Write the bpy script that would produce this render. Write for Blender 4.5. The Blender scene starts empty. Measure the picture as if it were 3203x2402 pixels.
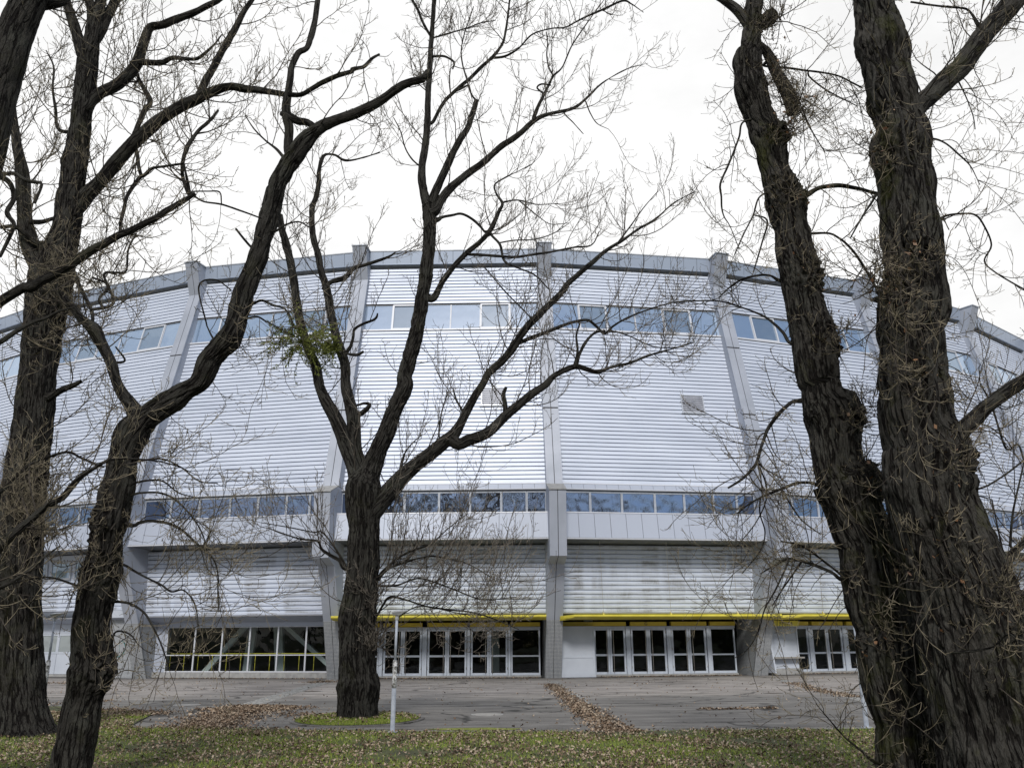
import bpy, math, random
import numpy as np
from mathutils import Vector, Matrix, noise as mn

random.seed(7)
RNG = np.random.default_rng(11)
S = bpy.context.scene
COL = S.collection

# ------------------------------------------------------------------ camera
F, TH, RO = 2624.66, 0.294531, -0.006083      # focal length in photo pixels, pitch, roll
cd = bpy.data.cameras.new('camera')
cam = bpy.data.objects.new('camera', cd)
COL.objects.link(cam)
cd.sensor_width = 36.0
cd.lens = 36.0 * F / 3203.0
cd.clip_start = 0.1
cd.clip_end = 2000
cam.matrix_world = Matrix.Translation((0, 0, 1.6)) @ Matrix.Rotation(math.pi / 2 + TH, 4, 'X') @ Matrix.Rotation(RO, 4, 'Z')
S.camera = cam

# ------------------------------------------------------------------ world, sun, exposure
SUN_EL, SUN_AZ = math.radians(36), math.radians(184)     # azimuth measured from +Y, clockwise
w = bpy.data.worlds.new('World'); S.world = w; w.use_nodes = True
nt = w.node_tree; nt.nodes.clear()
def N(nt, t, **k):
    n = nt.nodes.new(t)
    for a, b in k.items(): setattr(n, a, b)
    return n
out = N(nt, 'ShaderNodeOutputWorld'); bg = N(nt, 'ShaderNodeBackground')
sky = N(nt, 'ShaderNodeTexSky'); sky.sky_type = 'NISHITA'; sky.sun_disc = False
sky.sun_elevation = SUN_EL; sky.sun_rotation = SUN_AZ
sky.dust_density = 1.0; sky.ozone_density = 2.0
tc = N(nt, 'ShaderNodeTexCoord')
mp = N(nt, 'ShaderNodeMapping'); mp.inputs['Scale'].default_value = (1, 1, 2.2)
cl = N(nt, 'ShaderNodeTexNoise'); cl.inputs['Scale'].default_value = 2.4; cl.inputs['Detail'].default_value = 7; cl.inputs['Roughness'].default_value = .6
cr = N(nt, 'ShaderNodeValToRGB'); cr.color_ramp.elements[0].position = .42; cr.color_ramp.elements[1].position = .62
n2 = N(nt, 'ShaderNodeMapRange'); n2.inputs[1].default_value = .35; n2.inputs[2].default_value = .6; n2.inputs[3].default_value = 9.3; n2.inputs[4].default_value = 10.9
sep = N(nt, 'ShaderNodeSeparateXYZ')
ramp = N(nt, 'ShaderNodeMapRange'); ramp.inputs['From Min'].default_value = -.35; ramp.inputs['From Max'].default_value = .25
mx = N(nt, 'ShaderNodeMath', operation='MAXIMUM')
mix = N(nt, 'ShaderNodeMix', data_type='RGBA')
ccol = N(nt, 'ShaderNodeMix', data_type='RGBA'); ccol.inputs['A'].default_value = (5.8, 6.0, 6.5, 1); ccol.inputs['B'].default_value = (10.8, 10.8, 10.9, 1)
nt.links.new(tc.outputs['Generated'], mp.inputs['Vector']); nt.links.new(mp.outputs[0], cl.inputs['Vector'])
nt.links.new(cl.outputs['Fac'], cr.inputs[0]); nt.links.new(tc.outputs['Generated'], sep.inputs[0])
nt.links.new(sep.outputs['Y'], ramp.inputs[0])          # closed hazy cloud deck to the north, broken cloud to the south
nt.links.new(cr.outputs[0], mx.inputs[0]); nt.links.new(ramp.outputs[0], mx.inputs[1])
nt.links.new(mx.outputs[0], mix.inputs['Factor']); nt.links.new(sky.outputs[0], mix.inputs['A'])
nt.links.new(cl.outputs['Fac'], n2.inputs[0]); cb = N(nt, 'ShaderNodeCombineXYZ')
for q in range(3): nt.links.new(n2.outputs[0], cb.inputs[q])
nt.links.new(cb.outputs[0], ccol.inputs['B']); nt.links.new(ramp.outputs[0], ccol.inputs['Factor']); nt.links.new(ccol.outputs['Result'], mix.inputs['B'])
nt.links.new(mix.outputs['Result'], bg.inputs['Color']); bg.inputs['Strength'].default_value = .1
nt.links.new(bg.outputs[0], out.inputs[0])
sd = bpy.data.lights.new('sun', 'SUN'); sd.energy = 2.4; sd.angle = math.radians(12); sd.color = (1, .96, .9)
so = bpy.data.objects.new('sun', sd); COL.objects.link(so)
dv = Vector((math.sin(SUN_AZ) * math.cos(SUN_EL), math.cos(SUN_AZ) * math.cos(SUN_EL), math.sin(SUN_EL)))
so.rotation_euler = dv.to_track_quat('Z', 'Y').to_euler()
S.view_settings.view_transform = 'Standard'; S.view_settings.look = 'None'
S.view_settings.exposure = 0.0; S.view_settings.gamma = 1.0
S.cycles.max_bounces = 6; S.cycles.transparent_max_bounces = 8
S.cycles.use_denoising = True

# ------------------------------------------------------------------ materials
def newmat(name):
    m = bpy.data.materials.new(name); m.use_nodes = True
    n = m.node_tree; n.nodes.clear()
    o = N(n, 'ShaderNodeOutputMaterial'); p = N(n, 'ShaderNodeBsdfPrincipled')
    n.links.new(p.outputs[0], o.inputs[0])
    return m, n, p, o
def noisemat(name, c1, c2, scale=5, rough=.6, metal=0, detail=6, coord='Object', stretch=(1, 1, 1), bump=0, bscale=None, lo=.35, hi=.65, spec=.5, attr=None, bdist=.01):
    m, n, p, o = newmat(name)
    if attr:
        t = N(n, 'ShaderNodeAttribute'); t.attribute_name = attr; src = t.outputs['Vector']
    else:
        t = N(n, 'ShaderNodeTexCoord'); src = t.outputs[coord]
    mpp = N(n, 'ShaderNodeMapping'); mpp.inputs['Scale'].default_value = stretch
    n.links.new(src, mpp.inputs[0])
    ns = N(n, 'ShaderNodeTexNoise'); ns.inputs['Scale'].default_value = scale; ns.inputs['Detail'].default_value = detail
    n.links.new(mpp.outputs[0], ns.inputs['Vector'])
    r = N(n, 'ShaderNodeValToRGB')
    r.color_ramp.elements[0].position = lo; r.color_ramp.elements[1].position = hi
    r.color_ramp.elements[0].color = (*c1, 1); r.color_ramp.elements[1].color = (*c2, 1)
    n.links.new(ns.outputs['Fac'], r.inputs[0]); n.links.new(r.outputs[0], p.inputs['Base Color'])
    p.inputs['Roughness'].default_value = rough; p.inputs['Metallic'].default_value = metal
    p.inputs['Specular IOR Level'].default_value = spec
    if bump:
        n2 = N(n, 'ShaderNodeTexNoise'); n2.inputs['Scale'].default_value = bscale or scale * 6; n2.inputs['Detail'].default_value = 8
        n.links.new(mpp.outputs[0], n2.inputs['Vector'])
        b = N(n, 'ShaderNodeBump'); b.inputs['Strength'].default_value = bump; b.inputs['Distance'].default_value = bdist
        n.links.new(n2.outputs['Fac'], b.inputs['Height']); n.links.new(b.outputs[0], p.inputs['Normal'])
    return m
M = {}
M['slat'] = noisemat('slat_metal', (.53, .58, .68), (.63, .68, .78), 1.1, .5, .22, attr='suv', stretch=(.3, 1, 1), lo=.3, hi=.7)
M['panel'] = noisemat('panel_metal', (.38, .42, .50), (.45, .49, .58), .9, .5, .15, attr='suv', lo=.3, hi=.7)
M['fascia'] = noisemat('fascia_metal', (.36, .42, .52), (.44, .50, .61), .9, .42, .4, attr='suv', lo=.3, hi=.7)
M['fin'] = noisemat('fin_metal', (.33, .36, .42), (.40, .43, .50), 1.1, .5, .12, coord='Object', lo=.3, hi=.7)
M['gap'] = noisemat('seam_rubber', (.02, .02, .025), (.04, .04, .045), 8, .7)
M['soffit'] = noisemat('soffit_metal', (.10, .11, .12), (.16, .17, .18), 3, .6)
M['trim'] = noisemat('white_trim', (.55, .57, .62), (.66, .68, .73), 2, .45, .1, attr='suv', stretch=(1, 1, 1))
M['frame'] = noisemat('window_frame_metal', (.40, .43, .48), (.50, .53, .58), 6, .4, .2)
M['doorframe'] = noisemat('door_frame_paint', (.42, .47, .55), (.50, .55, .63), 5, .45, 0, lo=.3, hi=.7)
M['white'] = noisemat('white_paint_panel', (.44, .48, .55), (.52, .56, .63), 1.5, .5, 0, lo=.3, hi=.7)
M['yellow'] = noisemat('yellow_paint', (.55, .47, .04), (.68, .60, .08), 2.5, .5, 0, attr='suv', lo=.3, hi=.7)
M['yellowd'] = noisemat('ochre_yellow_strip', (.50, .36, .02), (.58, .43, .03), 3, .45, 0)
M['letter'] = noisemat('dark_lettering', (.03, .03, .04), (.05, .05, .06), 8, .5)
M['steel'] = noisemat('brushed_steel', (.45, .42, .38), (.55, .52, .48), 10, .35, .7)
M['concrete'] = noisemat('plinth_concrete', (.26, .26, .26), (.36, .36, .35), 6, .85, bump=.3, bscale=40)
M['dark'] = noisemat('dark_interior', (.012, .012, .013), (.022, .022, .024), 2, .8)
M['brace'] = noisemat('brace_paint', (.50, .56, .56), (.58, .63, .62), 3, .6)
M['ventd'] = noisemat('vent_blade', (.42, .44, .50), (.52, .54, .60), 4, .4, .3)

# lower slatted wall: weathered, streaked by rain and by the posts behind
def dirty_mat():
    m, n, p, o = newmat('weathered_slat_metal')
    t = N(n, 'ShaderNodeAttribute'); t.attribute_name = 'suv'
    def noi(st, sc, det=4):
        q = N(n, 'ShaderNodeMapping'); q.inputs['Scale'].default_value = st; n.links.new(t.outputs['Vector'], q.inputs[0])
        x = N(n, 'ShaderNodeTexNoise'); x.inputs['Scale'].default_value = sc; x.inputs['Detail'].default_value = det
        n.links.new(q.outputs[0], x.inputs['Vector']); return x.outputs['Fac']
    a = noi((1, .12, 1), 1.1, 3); b = noi((.25, 5, 1), 2.2, 5); c = noi((1, .5, 1), 14, 5)
    r1 = N(n, 'ShaderNodeMapRange'); r1.inputs[1].default_value = .44; r1.inputs[2].default_value = .56; n.links.new(a, r1.inputs[0])
    r2 = N(n, 'ShaderNodeMapRange'); r2.inputs[1].default_value = .40; r2.inputs[2].default_value = .6; n.links.new(b, r2.inputs[0])
    mu = N(n, 'ShaderNodeMath', operation='MULTIPLY'); n.links.new(r1.outputs[0], mu.inputs[0]); n.links.new(r2.outputs[0], mu.inputs[1])
    r3 = N(n, 'ShaderNodeMapRange'); r3.inputs[1].default_value = .3; r3.inputs[2].default_value = .7; r3.inputs[3].default_value = .5; r3.inputs[4].default_value = 1; n.links.new(c, r3.inputs[0])
    m2 = N(n, 'ShaderNodeMath', operation='MULTIPLY'); n.links.new(mu.outputs[0], m2.inputs[0]); n.links.new(r3.outputs[0], m2.inputs[1])
    mi = N(n, 'ShaderNodeMix', data_type='RGBA'); mi.inputs['A'].default_value = (.62, .68, .80, 1); mi.inputs['B'].default_value = (.30, .31, .33, 1)
    n.links.new(m2.outputs[0], mi.inputs['Factor']); n.links.new(mi.outputs['Result'], p.inputs['Base Color'])
    p.inputs['Roughness'].default_value = .5; p.inputs['Metallic'].default_value = .1
    return m
M['dirty'] = dirty_mat()

def tile_mat():      # small square mosaic
    m, n, p, o = newmat('mosaic_tiles')
    t = N(n, 'ShaderNodeAttribute'); t.attribute_name = 'suv'
    br = N(n, 'ShaderNodeTexBrick'); br.offset = 0.0
    br.inputs['Scale'].default_value = 1.0; br.inputs['Brick Width'].default_value = .055; br.inputs['Row Height'].default_value = .055
    br.inputs['Mortar Size'].default_value = .009; br.inputs['Color1'].default_value = (.52, .54, .56, 1); br.inputs['Color2'].default_value = (.42, .44, .47, 1)
    br.inputs['Mortar'].default_value = (.16, .17, .18, 1)
    n.links.new(t.outputs['Vector'], br.inputs['Vector']); n.links.new(br.outputs['Color'], p.inputs['Base Color'])
    p.inputs['Roughness'].default_value = .35
    b = N(n, 'ShaderNodeBump'); b.inputs['Distance'].default_value = .004; b.invert = True
    n.links.new(br.outputs['Fac'], b.inputs['Height']); n.links.new(b.outputs[0], p.inputs['Normal'])
    return m
M['tile'] = tile_mat()

def mirror_mat(name, base, fac, tint, wav=.004):
    m, n, p, o = newmat(name)
    p.inputs['Base Color'].default_value = (*base, 1); p.inputs['Roughness'].default_value = .25
    g = N(n, 'ShaderNodeBsdfGlossy'); g.inputs['Color'].default_value = (*tint, 1); g.inputs['Roughness'].default_value = .01
    t = N(n, 'ShaderNodeTexCoord'); ns = N(n, 'ShaderNodeTexNoise'); ns.inputs['Scale'].default_value = 1.6; ns.inputs['Detail'].default_value = 1
    n.links.new(t.outputs['Object'], ns.inputs['Vector'])
    b = N(n, 'ShaderNodeBump'); b.inputs['Distance'].default_value = wav * 4; b.inputs['Strength'].default_value = 1
    n.links.new(ns.outputs['Fac'], b.inputs['Height']); n.links.new(b.outputs[0], g.inputs['Normal'])
    mx = N(n, 'ShaderNodeMixShader'); mx.inputs[0].default_value = fac
    n.links.new(p.outputs[0], mx.inputs[1]); n.links.new(g.outputs[0], mx.inputs[2]); n.links.new(mx.outputs[0], o.inputs[0])
    return m
M['glass_up'] = mirror_mat('pale_blue_glass', (.24, .33, .46), .42, (.66, .78, .94), .002)
M['glass_grey'] = mirror_mat('grey_blue_glass', (.16, .22, .30), .35, (.6, .72, .85), .002)
M['glass_low'] = mirror_mat('dark_reflecting_glass', (.008, .012, .022), .40, (.55, .70, 1), .006)
M['glass_frost'] = mirror_mat('frosted_glass', (.30, .33, .34), .12, (.8, .9, .9), .002)
def clear_glass():
    m, n, p, o = newmat('clear_glass')
    tr = N(n, 'ShaderNodeBsdfTransparent'); tr.inputs['Color'].default_value = (.85, .9, .9, 1)
    g = N(n, 'ShaderNodeBsdfGlossy'); g.inputs['Roughness'].default_value = .01; g.inputs['Color'].default_value = (.6, .66, .7, 1)
    fr = N(n, 'ShaderNodeFresnel'); fr.inputs['IOR'].default_value = 1.5
    t = N(n, 'ShaderNodeTexCoord'); ns = N(n, 'ShaderNodeTexNoise'); ns.inputs['Scale'].default_value = 1.4; ns.inputs['Detail'].default_value = 1
    n.links.new(t.outputs['Object'], ns.inputs['Vector'])
    b = N(n, 'ShaderNodeBump'); b.inputs['Distance'].default_value = .012
    n.links.new(ns.outputs['Fac'], b.inputs['Height']); n.links.new(b.outputs[0], g.inputs['Normal'])
    mx = N(n, 'ShaderNodeMixShader'); n.links.new(fr.outputs[0], mx.inputs[0])
    n.links.new(tr.outputs[0], mx.inputs[1]); n.links.new(g.outputs[0], mx.inputs[2]); n.links.new(mx.outputs[0], o.inputs[0])
    return m
M['clear'] = clear_glass()

def bark_mat(name, moss=0.0, tone=1.0):
    m, n, p, o = newmat(name)
    t = N(n, 'ShaderNodeAttribute'); t.attribute_name = 'bark'
    def nz(sc, det, st=(1, 1, 1), rough=.6, vec=None):
        q = N(n, 'ShaderNodeMapping'); q.inputs['Scale'].default_value = st; n.links.new(vec or t.outputs['Vector'], q.inputs[0])
        x = N(n, 'ShaderNodeTexNoise'); x.inputs['Scale'].default_value = sc; x.inputs['Detail'].default_value = det; x.inputs['Roughness'].default_value = rough
        n.links.new(q.outputs[0], x.inputs['Vector']); return x
    wp = nz(7, 3, (1, 1, .6))
    va = N(n, 'ShaderNodeVectorMath', operation='MULTIPLY_ADD'); va.inputs[1].default_value = (.05, .05, .16)
    n.links.new(wp.outputs['Color'], va.inputs[0]); n.links.new(t.outputs['Vector'], va.inputs[2])
    def furrow(sc, st, a, b, det=2):
        x = nz(sc, det, st, .5, va.outputs[0])
        u = N(n, 'ShaderNodeMath', operation='SUBTRACT'); u.inputs[1].default_value = .5; n.links.new(x.outputs['Fac'], u.inputs[0])
        v = N(n, 'ShaderNodeMath', operation='ABSOLUTE'); n.links.new(u.outputs[0], v.inputs[0])
        r = N(n, 'ShaderNodeMapRange'); r.inputs[1].default_value = a; r.inputs[2].default_value = b; r.interpolation_type = 'SMOOTHSTEP'; n.links.new(v.outputs[0], r.inputs[0]); return r.outputs[0]
    f1 = furrow(13, (1, 1, .10), .004, .06, 3); f2 = furrow(34, (1, 1, .22), .0, .10, 3)
    a = nz(90, 7, (1, 1, .6), .75); c = nz(2.6, 5)
    mn_ = N(n, 'ShaderNodeMath', operation='MULTIPLY_ADD'); mn_.inputs[1].default_value = .35; n.links.new(f2, mn_.inputs[0]); n.links.new(f1, mn_.inputs[2])
    m4 = N(n, 'ShaderNodeMath', operation='MULTIPLY_ADD'); m4.inputs[1].default_value = .55; n.links.new(a.outputs['Fac'], m4.inputs[0]); n.links.new(mn_.outputs[0], m4.inputs[2])
    r = N(n, 'ShaderNodeValToRGB'); e = r.color_ramp.elements
    e[0].position = .30; e[0].color = (.011 * tone, .009 * tone, .008 * tone, 1); e[1].position = 1.0; e[1].color = (.095 * tone, .090 * tone, .080 * tone, 1)
    x = e.new(.70); x.color = (.046 * tone, .042 * tone, .037 * tone, 1)
    dv_ = N(n, 'ShaderNodeMath', operation='MULTIPLY'); dv_.inputs[1].default_value = .62; n.links.new(m4.outputs[0], dv_.inputs[0]); n.links.new(dv_.outputs[0], r.inputs[0])
    r2 = N(n, 'ShaderNodeValToRGB'); r2.color_ramp.elements[0].position = .50; r2.color_ramp.elements[1].position = .66
    n.links.new(c.outputs['Fac'], r2.inputs[0])
    li = N(n, 'ShaderNodeMix', data_type='RGBA'); li.inputs['B'].default_value = (.085, .088, .074, 1)
    q = N(n, 'ShaderNodeMath', operation='MULTIPLY'); n.links.new(f1, q.inputs[1])
    q0 = N(n, 'ShaderNodeMath', operation='MULTIPLY'); q0.inputs[1].default_value = .32; n.links.new(r2.outputs[0], q0.inputs[0]); n.links.new(q0.outputs[0], q.inputs[0])
    n.links.new(q.outputs[0], li.inputs['Factor']); n.links.new(r.outputs[0], li.inputs['A'])
    last = li.outputs['Result']
    if moss:
        g = nz(1.6, 8, (1, 1, .7), .7)
        r3 = N(n, 'ShaderNodeValToRGB'); r3.color_ramp.elements[0].position = .54; r3.color_ramp.elements[1].position = .68
        n.links.new(g.outputs['Fac'], r3.inputs[0])
        q2 = N(n, 'ShaderNodeMath', operation='MULTIPLY'); q2.inputs[1].default_value = moss; n.links.new(r3.outputs[0], q2.inputs[0])
        mm = N(n, 'ShaderNodeMix', data_type='RGBA'); mm.inputs['B'].default_value = (.050, .055, .012, 1)
        n.links.new(q2.outputs[0], mm.inputs['Factor']); n.links.new(last, mm.inputs['A']); last = mm.outputs['Result']
    n.links.new(last, p.inputs['Base Color'])
    p.inputs['Roughness'].default_value = .9; p.inputs['Specular IOR Level'].default_value = .15
    b = N(n, 'ShaderNodeBump'); b.inputs['Distance'].default_value = .022; b.inputs['Strength'].default_value = 1.0
    n.links.new(m4.outputs[0], b.inputs['Height']); n.links.new(b.outputs[0], p.inputs['Normal'])
    return m
M['bark'] = bark_mat('furrowed_bark', .25, .46); M['barkmoss'] = bark_mat('mossy_furrowed_bark', .8, .62)
M['twig'] = noisemat('twig_bark', (.10, .09, .076), (.24, .21, .17), 9, .8, spec=.2)
M['twigd'] = noisemat('dark_twig_bark', (.03, .026, .022), (.075, .063, .052), 9, .8, spec=.2)
M['twigy'] = noisemat('ochre_twig_bark', (.11, .095, .068), (.27, .23, .16), 9, .8, spec=.2)

def ramp_island(name, cols, rough=.8, sub=0):
    m, n, p, o = newmat(name)
    g = N(n, 'ShaderNodeNewGeometry'); r = N(n, 'ShaderNodeValToRGB'); e = r.color_ramp.elements
    for i, c in enumerate(cols):
        x = e[i] if i < 2 else e.new(1.0)
        x.position = i / (len(cols) - 1); x.color = (*c, 1)
    for i, c in enumerate(cols):
        pass
    n.links.new(g.outputs['Random Per Island'], r.inputs[0]); n.links.new(r.outputs[0], p.inputs['Base Color'])
    p.inputs['Roughness'].default_value = rough; p.inputs['Specular IOR Level'].default_value = .25
    return m
M['leaf'] = ramp_island('dry_leaf', [(.03, .02, .014), (.14, .092, .06), (.30, .22, .155), (.46, .38, .29), (.06, .036, .024)])
M['deadleaf'] = ramp_island('clinging_dead_leaf', [(.10, .045, .022), (.24, .13, .07), (.38, .26, .18), (.06, .03, .02)])
M['grass'] = ramp_island('grass_blade', [(.10, .16, .02), (.19, .26, .04), (.27, .33, .06), (.34, .35, .10)])
M['mistle'] = ramp_island('mistletoe_leaf', [(.09, .11, .02), (.17, .19, .045), (.05, .06, .015)])
M['lawn'] = noisemat('lawn_soil', (.030, .034, .012), (.075, .085, .025), 2.2, .95, bump=.6, bscale=30, lo=.35, hi=.65)

def asphalt_mat():
    m, n, p, o = newmat('worn_asphalt')
    t = N(n, 'ShaderNodeTexCoord')
    def nz(sc, det, st=(1, 1, 1), ro=.6):
        q = N(n, 'ShaderNodeMapping'); q.inputs['Scale'].default_value = st; n.links.new(t.outputs['Object'], q.inputs[0])
        x = N(n, 'ShaderNodeTexNoise'); x.inputs['Scale'].default_value = sc; x.inputs['Detail'].default_value = det; x.inputs['Roughness'].default_value = ro
        n.links.new(q.outputs[0], x.inputs['Vector']); return x.outputs['Fac']
    # distance from the middle of the round hall, warped: the paving was laid in rings
    v = N(n, 'ShaderNodeVectorMath', operation='DISTANCE'); v.inputs[1].default_value = (-1.7, 90.6, 0)
    n.links.new(t.outputs['Object'], v.inputs[0])
    wn = nz(.35, 4)
    ad = N(n, 'ShaderNodeMath', operation='MULTIPLY_ADD'); ad.inputs[1].default_value = 2.2; n.links.new(wn, ad.inputs[0]); n.links.new(v.outputs['Value'], ad.inputs[2])
    mr = N(n, 'ShaderNodeMapRange'); mr.inputs[1].default_value = 54; mr.inputs[2].default_value = 76; n.links.new(ad.outputs[0], mr.inputs[0])
    r = N(n, 'ShaderNodeValToRGB'); r.color_ramp.interpolation = 'LINEAR'; e = r.color_ramp.elements
    e[0].position = 0; e[0].color = (.16, .152, .146, 1); e[1].position = 1; e[1].color = (.165, .158, .15, 1)
    for po, c in ((.10, (.36, .335, .312)), (.40, (.33, .305, .285)), (.53, (.29, .27, .25)), (.60, (.185, .178, .168))):
        x = e.new(po); x.color = (*c, 1)
    n.links.new(mr.outputs[0], r.inputs[0])
    st = nz(1.2, 8, (.35, 1.6, 1), .7); fi = nz(60, 6)
    m1 = N(n, 'ShaderNodeMapRange'); m1.inputs[1].default_value = .3; m1.inputs[2].default_value = .7; m1.inputs[3].default_value = .38; m1.inputs[4].default_value = 1.45; n.links.new(st, m1.inputs[0])
    m2 = N(n, 'ShaderNodeMapRange'); m2.inputs[1].default_value = .3; m2.inputs[2].default_value = .7; m2.inputs[3].default_value = .75; m2.inputs[4].default_value = 1.25; n.links.new(fi, m2.inputs[0])
    mu = N(n, 'ShaderNodeMath', operation='MULTIPLY'); n.links.new(m1.outputs[0], mu.inputs[0]); n.links.new(m2.outputs[0], mu.inputs[1])
    # thin cracks
    vo = N(n, 'ShaderNodeTexVoronoi'); vo.feature = 'DISTANCE_TO_EDGE'; vo.inputs['Scale'].default_value = .32
    q = N(n, 'ShaderNodeMapping'); q.inputs['Scale'].default_value = (.45, 1.6, 1)
    wd = N(n, 'ShaderNodeTexNoise'); wd.inputs['Scale'].default_value = 1.5; wd.inputs['Detail'].default_value = 5; n.links.new(t.outputs['Object'], wd.inputs['Vector'])
    va = N(n, 'ShaderNodeVectorMath', operation='MULTIPLY_ADD'); va.inputs[1].default_value = (1.2, 1.2, 0)
    n.links.new(wd.outputs['Color'], va.inputs[0]); n.links.new(t.outputs['Object'], va.inputs[2]); n.links.new(va.outputs[0], q.inputs[0]); n.links.new(q.outputs[0], vo.inputs['Vector'])
    m3 = N(n, 'ShaderNodeMapRange'); m3.inputs[1].default_value = .004; m3.inputs[2].default_value = .018; m3.inputs[3].default_value = .3; m3.inputs[4].default_value = 1; n.links.new(vo.outputs['Distance'], m3.inputs[0])
    mu2 = N(n, 'ShaderNodeMath', operation='MULTIPLY'); n.links.new(mu.outputs[0], mu2.inputs[0]); n.links.new(m3.outputs[0], mu2.inputs[1])
    hs = N(n, 'ShaderNodeVectorMath', operation='SCALE'); n.links.new(r.outputs[0], hs.inputs[0]); n.links.new(mu2.outputs[0], hs.inputs['Scale'])
    n.links.new(hs.outputs[0], p.inputs['Base Color']); p.inputs['Roughness'].default_value = .85; p.inputs['Specular IOR Level'].default_value = .3
    b = N(n, 'ShaderNodeBump'); b.inputs['Distance'].default_value = .01; b.inputs['Strength'].default_value = .5
    n.links.new(fi, b.inputs['Height']); n.links.new(b.outputs[0], p.inputs['Normal'])
    return m
M['asphalt'] = asphalt_mat()
M['cobble'] = noisemat('granite_setts', (.20, .20, .19), (.38, .38, .37), 7, .85, bump=.4, bscale=60)
M['moss'] = noisemat('yellow_green_moss', (.14, .16, .02), (.22, .24, .04), 6, .95, bump=.5, bscale=60)
M['rust'] = noisemat('cast_iron', (.09, .075, .065), (.14, .12, .10), 9, .7, .2)
M['mhc'] = noisemat('concrete_cover', (.26, .25, .24), (.34, .33, .31), 9, .85)
M['lampw'] = noisemat('lamp_white_paint', (.34, .38, .45), (.46, .50, .57), 12, .5)
M['lampg'] = noisemat('lamp_peeling_grey', (.20, .20, .19), (.62, .63, .64), 22, .7, lo=.45, hi=.55)
M['lamphead'] = noisemat('lamp_head_metal', (.34, .35, .36), (.45, .46, .48), 9, .5, .2)
M['cut'] = noisemat('cut_wood', (.30, .22, .14), (.42, .32, .22), 9, .8)
M['teal'] = noisemat('teal_spray', (.02, .16, .17), (.03, .22, .23), 9, .6)

# ------------------------------------------------------------------ mesh helpers
class MB:
    def __init__(s): s.v = []; s.f = []; s.m = []; s.uv = {}
    def quad(s, a, b, c, d, m=0, uv=None):
        i = len(s.v); s.v += [tuple(a), tuple(b), tuple(c), tuple(d)]; s.f.append((i, i + 1, i + 2, i + 3)); s.m.append(m)
        if uv:
            for k, u in enumerate(uv): s.uv[i + k] = u
    def poly(s, pts, m=0):
        i = len(s.v); s.v += [tuple(p) for p in pts]; s.f.append(tuple(range(i, i + len(pts)))); s.m.append(m)
    def hexa(s, p, m=0):                       # p: 8 corners, 0-3 bottom loop, 4-7 top loop
        for q in ((0, 3, 2, 1), (4, 5, 6, 7), (0, 1, 5, 4), (1, 2, 6, 5), (2, 3, 7, 6), (3, 0, 4, 7)):
            s.poly([p[k] for k in q], m)
    def box(s, x0, x1, y0, y1, z0, z1, m=0):
        s.hexa([(x0, y0, z0), (x1, y0, z0), (x1, y1, z0), (x0, y1, z0), (x0, y0, z1), (x1, y0, z1), (x1, y1, z1), (x0, y1, z1)], m)
    def tube(s, pts, rad, n=8, m=0, cap=True):
        pts = [Vector(p) for p in pts]
        if not isinstance(rad, (list, tuple)): rad = [rad] * len(pts)
        rings = []
        for i, p in enumerate(pts):
            t = (pts[min(i + 1, len(pts) - 1)] - pts[max(i - 1, 0)]).normalized()
            a = t.orthogonal().normalized() if i == 0 else (a - t * a.dot(t)).normalized()
            b = t.cross(a); k = len(s.v); rings.append(k)
            for j in range(n):
                q = 2 * math.pi * j / n
                s.v.append(tuple(p + (a * math.cos(q) + b * math.sin(q)) * rad[i]))
        for i in range(len(rings) - 1):
            for j in range(n):
                s.f.append((rings[i] + j, rings[i] + (j + 1) % n, rings[i + 1] + (j + 1) % n, rings[i + 1] + j)); s.m.append(m)
        if cap:
            s.f.append(tuple(rings[0] + j for j in reversed(range(n)))); s.m.append(m)
            s.f.append(tuple(rings[-1] + j for j in range(n))); s.m.append(m)
    def build(s, name, mats, parent=None, smooth=False):
        me = bpy.data.meshes.new(name); me.from_pydata(s.v, [], s.f)
        for x in (mats if isinstance(mats, (list, tuple)) else [mats]): me.materials.append(x)
        me.polygons.foreach_set('material_index', s.m)
        if s.uv:
            at_ = me.attributes.new('suv', 'FLOAT_VECTOR', 'POINT'); arr = np.zeros((len(s.v), 3), 'f')
            for k, u in s.uv.items(): arr[k, :len(u)] = u
            at_.data.foreach_set('vector', arr.ravel())
        if smooth: me.polygons.foreach_set('use_smooth', [True] * len(me.polygons))
        me.update()
        o = bpy.data.objects.new(name, me); COL.objects.link(o)
        if parent: o.parent = parent
        return o
def npmesh(name, V, Fq, mats, parent=None, smooth=False, attr=None, mi=None):
    """V (n,3); Fq (m,k) with k = 3 or 4"""
    V = np.asarray(V, 'f'); Fq = np.asarray(Fq, 'i'); k = Fq.shape[1]
    me = bpy.data.meshes.new(name); me.vertices.add(len(V)); me.vertices.foreach_set('co', V.ravel())
    me.loops.add(Fq.size); me.loops.foreach_set('vertex_index', Fq.ravel())
    me.polygons.add(len(Fq)); me.polygons.foreach_set('loop_start', np.arange(0, Fq.size, k, dtype='i'))
    me.polygons.foreach_set('loop_total', np.full(len(Fq), k, 'i'))
    for x in (mats if isinstance(mats, (list, tuple)) else [mats]): me.materials.append(x)
    if mi is not None: me.polygons.foreach_set('material_index', np.asarray(mi, 'i'))
    me.polygons.foreach_set('use_smooth', np.full(len(Fq), smooth))
    if attr is not None:
        a = me.attributes.new('bark', 'FLOAT_VECTOR', 'POINT'); a.data.foreach_set('vector', np.asarray(attr, 'f').ravel())
    me.update(calc_edges=True)
    o = bpy.data.objects.new(name, me); COL.objects.link(o)
    if parent: o.parent = parent
    return o
def empty(name, loc=(0, 0, 0)):
    o = bpy.data.objects.new(name, None); COL.objects.link(o); o.location = loc; o.empty_display_size = .3
    return o
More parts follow.
